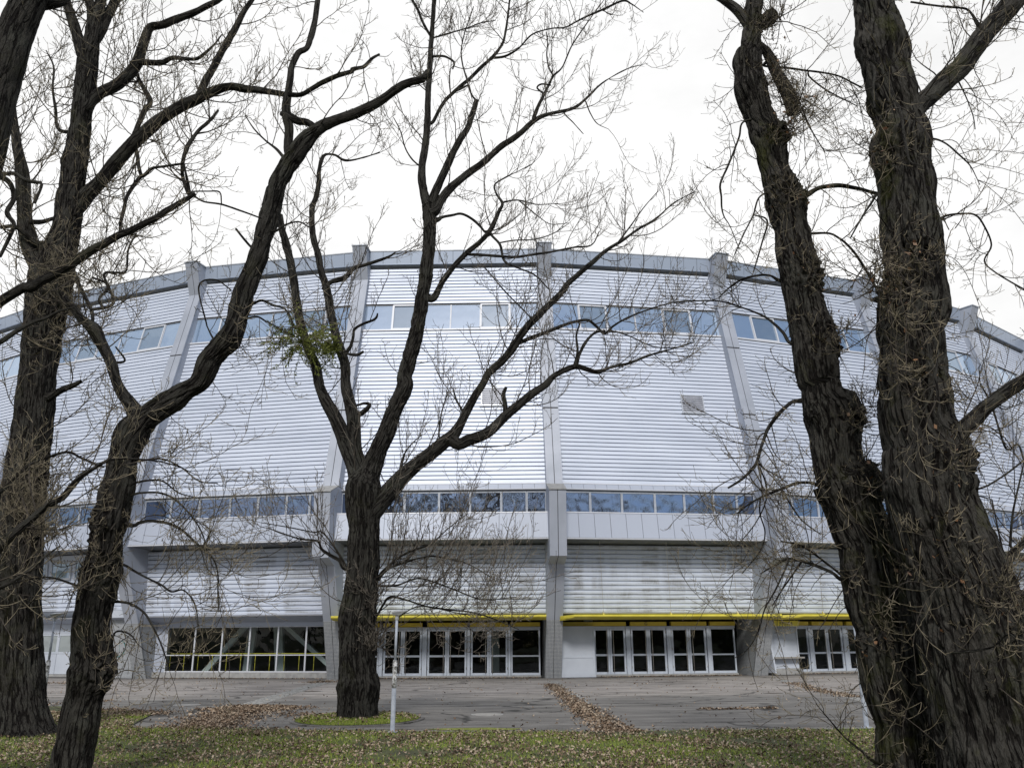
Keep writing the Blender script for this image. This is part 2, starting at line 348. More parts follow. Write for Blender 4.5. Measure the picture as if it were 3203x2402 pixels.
def tag(o, label, cat, group=None, kind=None):
    o['label'] = label; o['category'] = cat
    if group: o['group'] = group
    if kind: o['kind'] = kind
    return o
def keep(child, root):          # parent without moving (roots are never rotated)
    child.parent = root; child.location = [-c for c in root.location]
    return child
def structure(o): o['kind'] = 'structure'; return o

# ------------------------------------------------------------------ photo rays -> places on the ground / at a depth
def ray(x, y):
    X, Y = x - 1601.5, y - 1201.0; c, s = math.cos(RO), math.sin(RO)
    u = X * c + Y * s; w_ = -X * s + Y * c
    a, b, d = u / F, 1.0, -w_ / F
    return (a, b * math.cos(TH) - d * math.sin(TH), b * math.sin(TH) + d * math.cos(TH))
def G(x, y, z=0.0):
    d = ray(x, y); k = (z - 1.6) / d[2]
    return (d[0] * k, d[1] * k)
def at(x, y, Y):
    d = ray(x, y); k = Y / d[1]
    return np.array([d[0] * k, Y, 1.6 + d[2] * k])

# ================================================================== THE ROUND HALL
CX, CY, STEP, A3 = -1.7268, 90.6095, math.radians(10.0), 0.063927
HS = math.sin(STEP / 2); HC = math.cos(STEP / 2)
def FIN(k, off, r, z):
    a = A3 + (k - 3) * STEP
    return (CX + r * math.sin(a) + off * math.cos(a), CY - r * math.cos(a) + off * math.sin(a), z)
def BAY(k, s, r, z, o=0.0):
    a = A3 + (k - 3 + .5) * STEP; q = r * HC + o
    return (CX + q * math.sin(a) + s * math.cos(a), CY - q * math.cos(a) + s * math.sin(a), z)
def smax(r, g=.30): return r * HS - g
def strip(mb, k, prof, m=0, s0=None, s1=None, g=.30, o=0.0):
    """extrude a profile [(r,z),...] along the bay"""
    t = 0
    for (ra, za), (rb, zb) in zip(prof[:-1], prof[1:]):
        a0 = -smax(ra, g) if s0 is None else s0; a1 = smax(ra, g) if s1 is None else s1
        b0 = -smax(rb, g) if s0 is None else s0; b1 = smax(rb, g) if s1 is None else s1
        kk = k * 13.7
        mb.quad(BAY(k, a0, ra, za, o), BAY(k, a1, ra, za, o), BAY(k, b1, rb, zb, o), BAY(k, b0, rb, zb, o), m,
                uv=((a0 + kk, za, kk), (a1 + kk, za, kk), (b1 + kk, zb, kk), (b0 + kk, zb, kk)))
def slab(mb, k, s0, s1, ra, za, rb, zb, d=.04, back=.05, m=0):
    """slab whose face runs from (ra,za) up to (rb,zb), proud by d"""
    P = lambda s, r, z, o: BAY(k, s, r, z, o)
    p = [P(s0, ra, za, d), P(s1, ra, za, d), P(s1, ra, za, -back), P(s0, ra, za, -back),
         P(s0, rb, zb, d), P(s1, rb, zb, d), P(s1, rb, zb, -back), P(s0, rb, zb, -back)]
    i = len(mb.v); mb.hexa(p, m)
    for q in range(i, len(mb.v)):
        pass
def RW(z): return 54.45 - .2258 * (z - 8.1)         # main slatted wall
def RL(z): return 53.65 + .105 * (z - 2.65)         # lower slatted wall
hall = empty('sports_hall', (CX, CY, 0))
tag(hall, 'large round silver sports hall with slatted metal walls, sloping fins and two ribbon window bands', 'building')
def hp(mb, name, mats, parent=None, **k):
    o = mb.build(name, mats, None, **k)
    if parent is None: keep(o, hall)
    else: o.parent = parent
    return o
BAYS = range(-1, 8); FINS = range(-1, 9)
Z90 = (0, 0)

# closed core with roof and the interior shell
core = MB()
prof = [(44, .02), (44, 2.72), (51.6, 2.72), (52.9, 3.4), (53.25, 5.4), (53.9, 5.9), (53.7, 8.0), (51.2, 18.8), (51.3, 20.0), (40, 20.4), (0.01, 22.5)]
for k in range(36):
    a0, a1 = A3 + k * STEP, A3 + (k + 1) * STEP
    for (ra, za), (rb, zb) in zip(prof[:-1], prof[1:]):
        core.quad(*[(CX + r * math.sin(a), CY - r * math.cos(a), z) for r, z, a in ((ra, za, a0), (ra, za, a1), (rb, zb, a1), (rb, zb, a0))], m=0 if za < 19 else 1)
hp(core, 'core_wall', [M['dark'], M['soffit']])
fl = MB()
for k in range(-3, 10):
    fl.quad(BAY(k, -smax(44, 0), 44, .03), BAY(k, smax(44, 0), 44, .03), BAY(k, smax(52.6, 0), 52.6, .03), BAY(k, -smax(52.6, 0), 52.6, .03))
hp(fl, 'foyer_floor', M['soffit'])

for k in BAYS:
    # slatted wall, course by course, interrupted by the window band
    wl = MB()
    def courses(z0, z1, R, pitch, mb=wl, m=0, g=.30):
        n = max(1, round((z1 - z0) / pitch)); h = (z1 - z0) / n
        pr = []
        for i in range(n):
            z = z0 + i * h
            for f, o in ((0, .016), (.05, .034), (.40, .038), (.78, .028), (.855, .008), (.86, -.06), (.999, -.06)):
                pr.append((R(z + f * h) + o, z + f * h))
        strip(mb, k, pr, m, g=g)
    courses(8.10, 15.93, RW, .194); courses(17.44, 19.58, RW, .194)
    hp(wl, 'slatted_wall', M['slat'])
    lw = MB()
    if k >= 1:
        courses(2.66, 5.5, RL, .19, lw)
    else:
        courses(2.95, 4.25, RL, .19, lw)
        slab(lw, k, -smax(54), smax(54), RL(4.25), 4.25, RL(5.5), 5.5, -.03, .2)
    hp(lw, 'lower_slatted_wall', M['dirty'])
    if k < 1:                       # mezzanine windows of the left bays
        for a, b in ((-3.9, -2.6), (-2.4, -1.1), (-.9, .4), (.6, 1.9), (2.1, 3.4)):
            f = MB()
            for (s0, s1, z0, z1) in ((a, b, 4.38, 4.46), (a, b, 5.14, 5.22), (a, a + .09, 4.46, 5.14), (b - .09, b, 4.46, 5.14)):
                slab(f, k, s0, s1, 53.86, z0, 53.90, z1, .03, .03)
            fo = hp(f, 'mezzanine_window', M['frame'])
            g_ = MB(); g_.quad(BAY(k, a + .09, 53.86, 4.46), BAY(k, b - .09, 53.86, 4.46), BAY(k, b - .09, 53.9, 5.14), BAY(k, a + .09, 53.9, 5.14))
            g_.build('pane', M['glass_grey'], fo)
    # eave: fascia panels with seams, lips, soffit
    fa = MB(); W = smax(52.2)
    slab(fa, k, -W, W, 52.08, 19.72, 52.18, 20.36, .0, .3, 1)
    n = 12; e = [-W + 2 * W * i / n for i in range(n + 1)]
    for a, b in zip(e[:-1], e[1:]):
        i0 = len(fa.v); slab(fa, k, a + .009, b - .009, 52.08, 19.74, 52.18, 20.345, .03, -.005, 0)
    slab(fa, k, -W, W, 52.185, 20.36, 52.19, 20.41, .05, .5, 3)
    slab(fa, k, -W, W, 52.07, 19.695, 52.075, 19.735, .045, .05, 0)
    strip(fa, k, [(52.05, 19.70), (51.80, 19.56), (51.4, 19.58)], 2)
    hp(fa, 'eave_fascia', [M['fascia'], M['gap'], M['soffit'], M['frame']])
    # upper window band
    ub = MB(); W = smax(52.6)
    z0, z1 = 15.98, 17.40
    strip(ub, k, [(RW(15.93) - .1, 15.93), (RW(z1) - .14, z1 + .06)], 1)
    slab(ub, k, -W, W, RW(15.9), 15.90, RW(15.98), 15.975, .085, .05, 0)
    slab(ub, k, -W, W, RW(15.87), 15.87, RW(15.9), 15.897, .03, .05, 1)
    slab(ub, k, -W, W, RW(17.40), 17.405, RW(17.44), 17.445, .05, .1, 1)
    hp(ub, 'window_band_trim', [M['trim'], M['gap']])
    e = [-W, -2.89, -1.47, -.03, 1.42, 2.87, W]
    for i, (a, b) in enumerate(zip(e[:-1], e[1:])):
        f = MB(); opening = i in (1, 4); t = .075 if opening else .035; d = .035 if opening else .0
        for (s0, s1, y0, y1) in ((a, b, z0, z0 + t), (a, b, z1 - t, z1), (a, a + t, z0 + t, z1 - t), (b - t, b, z0 + t, z1 - t)):
            slab(f, k, s0 + .004, s1 - .004, RW(y0), y0, RW(y1), y1, d, .06, 0)
        fo = hp(f, 'clerestory_window', M['trim'])
        g_ = MB(); q = -.03
        g_.quad(BAY(k, a + t, RW(z0 + t), z0 + t, q), BAY(k, b - t, RW(z0 + t), z0 + t, q), BAY(k, b - t, RW(z1 - t), z1 - t, q), BAY(k, a + t, RW(z1 - t), z1 - t, q))
        g_.build('pane', M['glass_grey' if opening else 'glass_up'], fo)
    # strip of small panels under the wall
    sp = MB(); W = smax(54.75)
    slab(sp, k, -W, W, 54.62, 7.80, 54.50, 8.08, .0, .5, 1)
    n = 17; e = [-W + 2 * W * i / n for i in range(n + 1)]
    for a, b in zip(e[:-1], e[1:]): slab(sp, k, a + .006, b - .006, 54.62, 7.835, 54.53, 8.045, .03, -.005, 0)
    slab(sp, k, -W, W, 54.60, 7.79, 54.60, 7.83, .07, .4, 2); slab(sp, k, -W, W, 54.50, 8.05, 54.48, 8.095, .07, .3, 2)
    hp(sp, 'panel_strip', [M['panel'], M['gap'], M['trim']])
    # ribbon windows
    z0, z1 = 6.76, 7.74; r0, r1 = 54.52, 54.52; W = smax(54.5)
    e = [-W, -3.12, -1.70, -.20, 1.15, 2.50, 3.60, W]
    rt = MB(); slab(rt, k, -W, W, r1, z1 + .003, r1, 7.785, .02, .3, 0)
    for x in (-.27, .0): pass
    hp(rt, 'ribbon_head', M['soffit'])
    for i, (a, b) in enumerate(zip(e[:-1], e[1:])):
        f = MB(); t = .05
        for (s0, s1, y0, y1) in ((a, b, z0, z0 + t), (a, b, z1 - .07, z1), (a, a + t, z0 + t, z1 - .07), (b - t, b, z0 + t, z1 - .07)):
            ra = r0 + (r1 - r0) * (y0 - z0) / (z1 - z0); rb = r0 + (r1 - r0) * (y1 - z0) / (z1 - z0)
            slab(f, k, s0 + .004, s1 - .004, ra, y0, rb, y1, .03, .06, 0)
        fo = hp(f, 'ribbon_window', M['frame'])
        g_ = MB(); g_.quad(BAY(k, a + t, r0, z0 + t, -.02), BAY(k, b - t, r0, z0 + t, -.02), BAY(k, b - t, r1, z1 - .07, -.02), BAY(k, a + t, r1, z1 - .07, -.02))
        g_.build('pane', M['glass_low'], fo)
    # broad panel band
    bd = MB(); W = smax(55.25)
    slab(bd, k, -W, W, 55.30, 5.62, 55.12, 6.73, .0, .35, 1)
    n = 13; e = [-W + 2 * W * i / n for i in range(n + 1)]
    for a, b in zip(e[:-1], e[1:]):
        slab(bd, k, a + .008, b - .008, 55.30, 5.65, 55.125, 6.70, .03, -.005, 0)
    slab(bd, k, -W, W, 55.11, 6.71, 55.10, 6.75, .065, .7, 2); slab(bd, k, -W, W, 55.30, 5.585, 55.30, 5.635, .07, .1, 2)
    strip(bd, k, [(55.25, 5.60), (53.2, 5.5)], 3)
    hp(bd, 'panel_band', [M['panel'], M['gap'], M['trim'], M['soffit']])
    # foot of the lower wall and soffit over the entrance
    ft = MB()
    slab(ft, k, -smax(53.7), smax(53.7), 53.62, 2.615, 53.65, 2.655, .05, .3, 0)
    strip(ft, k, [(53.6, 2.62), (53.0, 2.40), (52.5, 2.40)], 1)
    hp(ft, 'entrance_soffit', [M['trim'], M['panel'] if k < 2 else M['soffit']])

# ---- fins
FP = [(53.19, 0), (54.11, 2.35), (55.16, 4.56), (56.02, 4.82), (56.19, 7.52), (55.20, 7.91), (52.35, 18.77), (52.96, 20.36)]
FB = [(51.0, 20.36), (50.6, 18.5), (53.2, 7.6), (53.0, 5.0), (52.0, 2.3), (51.6, 0)]
for k in FINS:
    f = MB(); H = .325
    loop = [(r - .02, z) for r, z in FP] + FB
    for s in (-1, 1):
        pts = [FIN(k, s * H, r, z) for r, z in loop]
        # side skin split in three convex-ish pieces
        idx = [([0, 1, 12, 13], 1), ([1, 2, 11, 12], 0), ([2, 3, 4, 5, 10, 11], 0), ([5, 6, 9, 10], 0), ([6, 7, 8, 9], 0)]
        for ii, m in idx:
            q = [pts[j] for j in ii]
            if s > 0: q = q[::-1]
            i0 = len(f.v); f.poly(q, m)
            for n_, j in enumerate(ii if s < 0 else ii[::-1]): f.uv[i0 + n_] = (loop[j][0], loop[j][1], 0)
    for j in range(len(FP) - 1):
        (ra, za), (rb, zb) = loop[j], loop[j + 1]
        f.quad(FIN(k, -H, ra, za), FIN(k, H, ra, za), FIN(k, H, rb, zb), FIN(k, -H, rb, zb), 2)
        # two front panels either side of the dark seam, with joints
        L = math.hypot(FP[j + 1][0] - FP[j][0], FP[j + 1][1] - FP[j][1]); n = max(1, round(L / 3.3)) if j == 5 else 1
        for i in range(n):
            t0, t1 = i / n + (.004 if i else 0), (i + 1) / n - (.002 if n > 1 and i < n - 1 else 0)
            A = [FP[j][c] + (FP[j + 1][c] - FP[j][c]) * t0 for c in (0, 1)]; B = [FP[j][c] + (FP[j + 1][c] - FP[j][c]) * t1 for c in (0, 1)]
            for s0, s1 in ((-.35, -.014), (.014, .35)):
                m = 1 if j == 0 else 0
                pp = [FIN(k, s0, A[0], A[1]), FIN(k, s1, A[0], A[1]), FIN(k, s1, B[0], B[1]), FIN(k, s0, B[0], B[1])]
                f.quad(*pp, m, uv=((s0, A[1], 0), (s1, A[1], 0), (s1, B[1], 0), (s0, B[1], 0)))
                for so_ in (s0, s1):
                    f.quad(FIN(k, so_, A[0], A[1]), FIN(k, so_, B[0], B[1]), FIN(k, so_, B[0] - .06, B[1]), FIN(k, so_, A[0] - .06, A[1]), m)
    f.poly([FIN(k, -H, *loop[7]), FIN(k, H, *loop[7]), FIN(k, H, *loop[8]), FIN(k, -H, *loop[8])], 0)
    o = hp(f, 'fin', [M['fin'], M['tile'], M['gap']])
    c = MB()
    c.hexa([FIN(k, -.38, 53.0, 20.36), FIN(k, .38, 53.0, 20.36), FIN(k, .38, 51.2, 20.36), FIN(k, -.38, 51.2, 20.36),
            FIN(k, -.38, 53.0, 20.41), FIN(k, .38, 53.0, 20.41), FIN(k, .38, 51.2, 20.41), FIN(k, -.38, 51.2, 20.41)])
    c.build('cap', M['frame'], o)
    c = MB()
    c.hexa([FIN(k, -.37, 56.24, 7.50), FIN(k, .37, 56.24, 7.50), FIN(k, .37, 55.15, 7.90), FIN(k, -.37, 55.15, 7.90),
            FIN(k, -.37, 56.24, 7.54), FIN(k, .37, 56.24, 7.54), FIN(k, .37, 55.15, 7.95), FIN(k, -.37, 55.15, 7.95)])
    c.build('ledge', M['concrete'], o)

# ---- vents in the slatted wall
def vent(k, s, z):
    v = MB(); w2, h2 = .56, .47
    for (a, b, y0, y1) in ((s - w2, s + w2, z - h2, z - h2 + .05), (s - w2, s + w2, z + h2 - .05, z + h2), (s - w2, s - w2 + .05, z - h2 + .05, z + h2 - .05), (s + w2 - .05, s + w2, z - h2 + .05, z + h2 - .05)):
        slab(v, k, a, b, RW(y0), y0, RW(y1), y1, .09, .1, 0)
    slab(v, k, s - w2 + .05, s + w2 - .05, RW(z - h2), z - h2 + .05, RW(z + h2), z + h2 - .05, .042, .02, 2)
    slab(v, k, s - w2 - .04, s + w2 + .04, RW(z - h2), z - h2 - .035, RW(z - h2), z - h2 - .002, .11, .1, 0)
    for i in range(8):
        y = z - h2 + .06 + i * (2 * h2 - .12) / 8; t = .03
        P = lambda s_, o, zz: BAY(k, s_, RW(zz), zz, o)
        a, b = s - w2 + .052, s + w2 - .052
        v.hexa([P(a, .095, y), P(b, .095, y), P(b, .05, y + .07), P(a, .05, y + .07), P(a, .095, y + .02), P(b, .095, y + .02), P(b, .05, y + .09), P(a, .05, y + .09)], 1)
    hp(v, 'vent', [M['frame'], M['ventd'], M['gap']])
vent(3, 2.22, 12.13); vent(4, 2.05, 12.13); vent(5, 1.8, 12.13); vent(2, 2.1, 12.3); vent(6, 1.8, 12.13)

# ---- ground floor: doors, glazing
def text_mesh(body, size, name, mat, mtx, parent=None, width=None, ext=.006):
    cu = bpy.data.curves.new(name, 'FONT'); cu.body = body; cu.size = size; cu.extrude = ext; cu.align_x = 'CENTER'; cu.align_y = 'CENTER'
    to = bpy.data.objects.new(name, cu); COL.objects.link(to)
    bpy.context.view_layer.update()
    me = bpy.data.meshes.new_from_object(to.evaluated_get(bpy.context.evaluated_depsgraph_get()))
    bpy.data.objects.remove(to)
    if width:
        xs = [v.co.x for v in me.vertices]; k_ = width / (max(xs) - min(xs))
        for v in me.vertices: v.co.x *= k_
    me.transform(mtx); me.materials.clear(); me.materials.append(mat)
    o = bpy.data.objects.new(name, me); COL.objects.link(o)
    if parent: o.parent = parent
    return o
def bay_mtx(k, s, r, z, o=0.0, tilt=0.0):
    a = A3 + (k - 3 + .5) * STEP
    X = Vector((math.cos(a), math.sin(a), 0)); Nn = Vector((math.sin(a), -math.cos(a), 0)); Zv = Vector((0, 0, 1))
    m = Matrix((X, Zv, Nn)).transposed().to_4x4()
    m.translation = Vector(BAY(k, s, r, z, o))
    return m @ Matrix.Rotation(tilt, 4, 'X')
RD = 52.6
def frame_rect(mb, k, a, b, z0, z1, t, r, d, mats=0, bot=None):
    bot = bot or t
    for (s0, s1, y0, y1) in ((a, b, z0, z0 + bot), (a, b, z1 - t, z1), (a, a + t, z0 + bot, z1 - t), (b - t, b, z0 + bot, z1 - t)):
        slab(mb, k, s0, s1, r, y0, r, y1, d, .05, mats)
def leaf(k, a, b, hside, mat='doorframe'):
    f = MB(); frame_rect(f, k, a + .006, b - .006, .10, 2.02, .085, RD, .02, bot=.10); slab(f, k, a + .09, b - .09, RD, .86, RD, .94, .02, .05)
    o = hp(f, 'door', M[mat])
    g = MB()
    for z0, z1 in ((.2, .86), (.94, 1.935)):
        g.quad(*[BAY(k, s, RD, z, -.02) for s, z in ((a + .09, z0), (b - .09, z0), (b - .09, z1), (a + .09, z1))])
    g.build('glass', M['clear'], o)
    if hside:
        x = b - .15 if hside > 0 else a + .15
        h = MB(); h.tube([BAY(k, x, RD, .16, .085), BAY(k, x, RD, 1.98, .085)], .014, 8)
        for z in (.3, 1.85): h.tube([BAY(k, x, RD, z, .02), BAY(k, x, RD, z, .085)], .009, 6)
        for z in (.35, 1.1, 1.8): h.tube([BAY(k, (a + .02) if hside > 0 else (b - .02), RD, z, .03), BAY(k, (a + .02) if hside > 0 else (b - .02), RD, z + .1, .03)], .012, 6)
        h.build('handle', M['steel'], o, smooth=True)
def sidepane(k, a, b):
    f = MB(); frame_rect(f, k, a, b, .10, 2.02, .06, RD, .02, bot=.1); slab(f, k, a + .06, b - .06, RD, .86, RD, .92, .02, .05)
    o = hp(f, 'side_window', M['doorframe']); g = MB()
    for z0, z1 in ((.2, .86), (.92, 1.96)): g.quad(*[BAY(k, s, RD, z, -.02) for s, z in ((a + .06, z0), (b - .06, z0), (b - .06, z1), (a + .06, z1))])
    g.build('glass', M['clear'], o)
def doors(k, pairs, panes, post, lo, hi, letter=None, ls=0, st=None):
    for a, b in pairs:
        m_ = (a + b) / 2; leaf(k, a, m_, 1); leaf(k, m_, b, -1)
    for a, b in panes: sidepane(k, a, b)
    f = MB()
    for a, b in post: slab(f, k, a, b, RD, .09, RD, 2.10, .07, .08)
    slab(f, k, lo, hi, RD, 2.022, RD, 2.105, .05, .08); slab(f, k, lo, hi, RD, .025, RD, .095, .10, .1, 1)
    hp(f, 'door_frame', [M['doorframe'], M['concrete']])
    y = MB(); cuts = [lo] + [x for a, b in post for x in (a, b) if lo < a and b < hi] + [hi]
    for a, b in zip(cuts[::2], cuts[1::2]):
        if b - a > .1: slab(y, k, a + .01, b - .01, RD, 2.115, RD, 2.285, .14, .08)
    yo = hp(y, 'header_strip', M['yellowd'])
    if letter: text_mesh(letter, .19, 'lettering', M['letter'], bay_mtx(k, ls, RD, 2.20, .142), yo)
doors(3, [(-2.70, -1.25), (-1.02, .60), (.84, 2.46)], [(2.64, 3.80)], [(-1.24, -1.05), (.62, .82), (2.48, 2.62)], -4.2, 3.82, 'G', -.33)
doors(2, [(-2.72, -1.04), (-.80, .92), (1.08, 2.70)], [(-3.95, -2.92), (2.84, 4.10)], [(-2.90, -2.74), (-1.02, -.82), (.94, 1.06), (2.72, 2.82)], -4.2, 4.12)
doors(4, [(-1.35, .36), (.60, 2.22)], [(-2.50, -1.55), (2.44, 3.80)], [(-1.53, -1.37), (.38, .58), (2.24, 2.42)], -4.2, 3.82, 'F', -.68)
doors(5, [(-2.70, -1.04), (-.80, .84), (1.08, 2.70)], [(-3.95, -2.92), (2.84, 4.0)], [(-2.90, -2.74), (-1.02, -.82), (.86, 1.06), (2.72, 2.82)], -4.2, 4.02)
doors(6, [(-2.70, -1.04), (-.80, .84), (1.08, 2.70)], [(-3.95, -2.92), (2.84, 4.0)], [(-2.90, -2.74), (-1.02, -.82), (.86, 1.06), (2.72, 2.82)], -4.2, 4.02)
# blank white panel left of the doors in bay 3
b3 = MB(); frame_rect(b3, 3, -4.32, -2.80, .12, 2.10, .07, 53.15, .03); slab(b3, 3, -4.25, -2.87, 53.15, .80, 53.15, .87, .03, .05)
slab(b3, 3, -4.25, -2.87, 53.15, .19, 53.15, .80, .012, .05); slab(b3, 3, -4.25, -2.87, 53.15, .87, 53.15, 2.03, .012, .05)
slab(b3, 3, -4.34, -2.77, 53.15, .02, 53.15, .118, .035, .4); slab(b3, 3, -2.80, -2.79, 53.15, .12, 53.15, 2.1, .0, .55)
hp(b3, 'blank_panel', M['white'])
# ticket window in bay 4
K = 4
tk = MB(); slab(tk, K, -4.06, -2.62, 53.3, .02, 53.3, .28, .06, .75, 1)
slab(tk, K, -4.00, -2.68, 53.3, .282, 53.3, .70, .0, .7, 0); frame_rect(tk, K, -4.04, -2.64, .70, 2.10, .06, 53.3, .04)
slab(tk, K, -2.70, -2.66, 53.3, .28, 53.3, 2.1, -.02, .7, 0); slab(tk, K, -4.06, -4.02, 53.3, .28, 53.3, 2.1, .03, .7, 0)
tk.hexa([BAY(K, -4.16, 53.3, .1, .30), BAY(K, -4.09, 53.3, .1, .30), BAY(K, -4.09, 53.3, .1, -.3), BAY(K, -4.16, 53.3, .1, -.3),
         BAY(K, -4.16, 53.3, 1.6, .06), BAY(K, -4.09, 53.3, 1.6, .06), BAY(K, -4.09, 53.3, 1.6, -.3), BAY(K, -4.16, 53.3, 1.6, -.3)], 0)
tko = hp(tk, 'ticket_window', [M['white'], M['concrete']])
sh = MB()
for i in range(24):
    z = .77 + i * .0525
    sh.hexa([BAY(K, s, 53.3, zz, o) for s, zz, o in ((-3.975, z, .012), (-2.705, z, .012), (-2.705, z, -.03), (-3.975, z, -.03), (-3.975, z + .045, .002), (-2.705, z + .045, .002), (-2.705, z + .045, -.03), (-3.975, z + .045, -.03))])
sh.build('roller_shutter', M['white'], tko)
co = MB(); slab(co, K, -4.10, -2.58, 53.3, .70, 53.3, .765, .32, -.045)
for s in (-4.0, -2.68): co.tube([BAY(K, s, 53.3, .5, .01), BAY(K, s, 53.3, .70, .25)], .015, 6)
co.build('counter', M['steel'], tko)
# entrance glazing of bay 1 and the left bays
f = MB(); e = [-3.72, -2.34, -1.0, .34, 1.69, 3.03, 4.12]
for a, b in zip(e[:-1], e[1:]):
    f = MB(); RG = 52.8
    frame_rect(f, 1, a + .003, b - .003, .26, 2.19, .03, RG, .0, bot=.05); slab(f, 1, a + .03, b - .03, RG, .96, RG, 1.0, .0, .04)
    o = hp(f, 'foyer_window', M['trim']); g = MB()
    for z0, z1 in ((.31, .96), (1.0, 2.16)): g.quad(*[BAY(1, s, RG, z, -.02) for s, z in ((a + .03, z0), (b - .03, z0), (b - .03, z1), (a + .03, z1))])
    g.build('glass', M['clear'], o)
f = MB(); slab(f, 1, -4.3, 4.3, 52.8, .02, 52.8, .255, .05, .3, 0); slab(f, 1, -4.3, -3.73, 52.8, .26, 52.8, 2.4, -.02, .3, 1); slab(f, 1, -3.72, 4.3, 52.8, 2.20, 52.8, 2.40, .02, .2, 1); slab(f, 1, 4.13, 4.3, 52.8, .26, 52.8, 2.4, -.02, .3, 1)
hp(f, 'foyer_sill', [M['concrete'], M['panel']])
for k in (-1, 0):
    e = [-3.5, -2.2, -.86, .48, 1.82] if k == 0 else [-3.5, -2.2, -.86, .48, 1.82, 3.16]
    for a, b in zip(e[:-1], e[1:]):
        f = MB(); frame_rect(f, k, a, b, 1.05, 1.95, .08, 52.9, .03); slab(f, k, a + .012, b - .012, 52.9, .14, 52.9, 1.04, .02, .05); slab(f, k, a + .012, b - .012, 52.9, 1.96, 52.9, 2.38, .02, .05)
        o = hp(f, 'office_window', M['white']); g = MB(); g.quad(*[BAY(k, s, 52.9, z) for s, z in ((a + .08, 1.13), (b - .08, 1.13), (b - .08, 1.87), (a + .08, 1.87))])
        g.build('pane', M['glass_frost'], o)
    f = MB(); slab(f, k, -4.3, 4.3, 52.9, .02, 52.9, .13, .05, .3, 0); slab(f, k, -4.3, -3.5, 52.9, .135, 52.9, 2.4, .01, .2, 1)
    slab(f, k, -4.3, 4.3, 52.9, 2.385, 53.35, 2.95, .03, .2, 1); slab(f, k, e[-1], 4.3, 52.85, .135, 52.85, 2.383, -.03, .1, 1)
    hp(f, 'office_wall', [M['concrete'], M['white']])
# tiled annexe beside fin 1 with a white shaft above
an = MB()
def uvslab(mb, k, s0, s1, z0, z1, r, o, m):
    mb.quad(BAY(k, s0, r, z0, o), BAY(k, s1, r, z0, o), BAY(k, s1, r, z1, o), BAY(k, s0, r, z1, o), m, uv=((s0, z0, 0), (s1, z0, 0), (s1, z1, 0), (s0, z1, 0)))
uvslab(an, 0, 2.75, 4.35, .02, 2.62, 53.35, .0, 0)
an.quad(BAY(0, 2.75, 53.35, .02), BAY(0, 2.75, 53.35, 2.62), BAY(0, 2.75, 53.35, 2.62, -.6), BAY(0, 2.75, 53.35, .02, -.6), 0)
slab(an, 0, 2.72, 4.35, 53.45, 2.625, 53.45, 4.1, .25, .6, 1); slab(an, 0, 2.68, 4.4, 53.45, 4.10, 53.45, 4.2, .32, .6, 2)
ano = hp(an, 'tiled_annexe', [M['tile'], M['white'], M['trim']])
gr = MB(); pts = []
for i in range(19):
    a = math.radians(75 - i * 12.0); pts.append(BAY(0, 3.35 + .42 * math.cos(a), 53.35, 1.28 + .36 * math.sin(a), .006))
gr.tube(pts, [.008 + .012 * math.sin(i / 18 * math.pi) for i in range(19)], 6); gr.tube([BAY(0, 3.40, 53.35, 1.55, .006), BAY(0, 3.43, 53.35, 1.15, .006)], .006, 6)
gr.build('spray_mark', M['teal'], ano)
# braces behind the foyer glass
br = MB()
def brace(k, s0, z0, s1, z1, r, wd=.16):
    br.hexa([BAY(k, s0 - wd, r, z0), BAY(k, s0 + wd, r, z0), BAY(k, s0 + wd, r, z0, -.2), BAY(k, s0 - wd, r, z0, -.2), BAY(k, s1 - wd, r, z1), BAY(k, s1 + wd, r, z1), BAY(k, s1 + wd, r, z1, -.2), BAY(k, s1 - wd, r, z1, -.2)])
brace(1, -2.9, .1, -.6, 2.6, 51.0); brace(1, 3.9, .1, .5, 2.7, 51.0); brace(1, .6, .1, .3, 2.7, 50.2, .22); brace(1, -1.1, .1, -.9, 2.7, 50.2, .2)
brace(3, -2.2, .1, -2.0, 2.7, 49, .2); brace(2, 2.0, .1, 2.0, 2.7, 49.5, .2)
hp(br, 'interior_brace', M['brace'])
# guard rail behind the glass
rl = empty('guard_rail', BAY(1, 0, 52.0, .03)); tag(rl, 'yellow tubular guard rail inside the foyer behind the left glass front', 'railing')
h = MB(); h.tube([BAY(1, -3.9, 52.35, 1.03), BAY(1, 4.3, 52.35, 1.03)], .022, 8); keep(h.build('handrail', M['yellow'], None, smooth=True), rl)
for i in range(12):
    s = -3.75 + i * .70; h = MB(); h.tube([BAY(1, s, 52.35, .03), BAY(1, s, 52.35, 1.01)], .016, 6); keep(h.build('baluster', M['yellow'], None, smooth=True), rl)

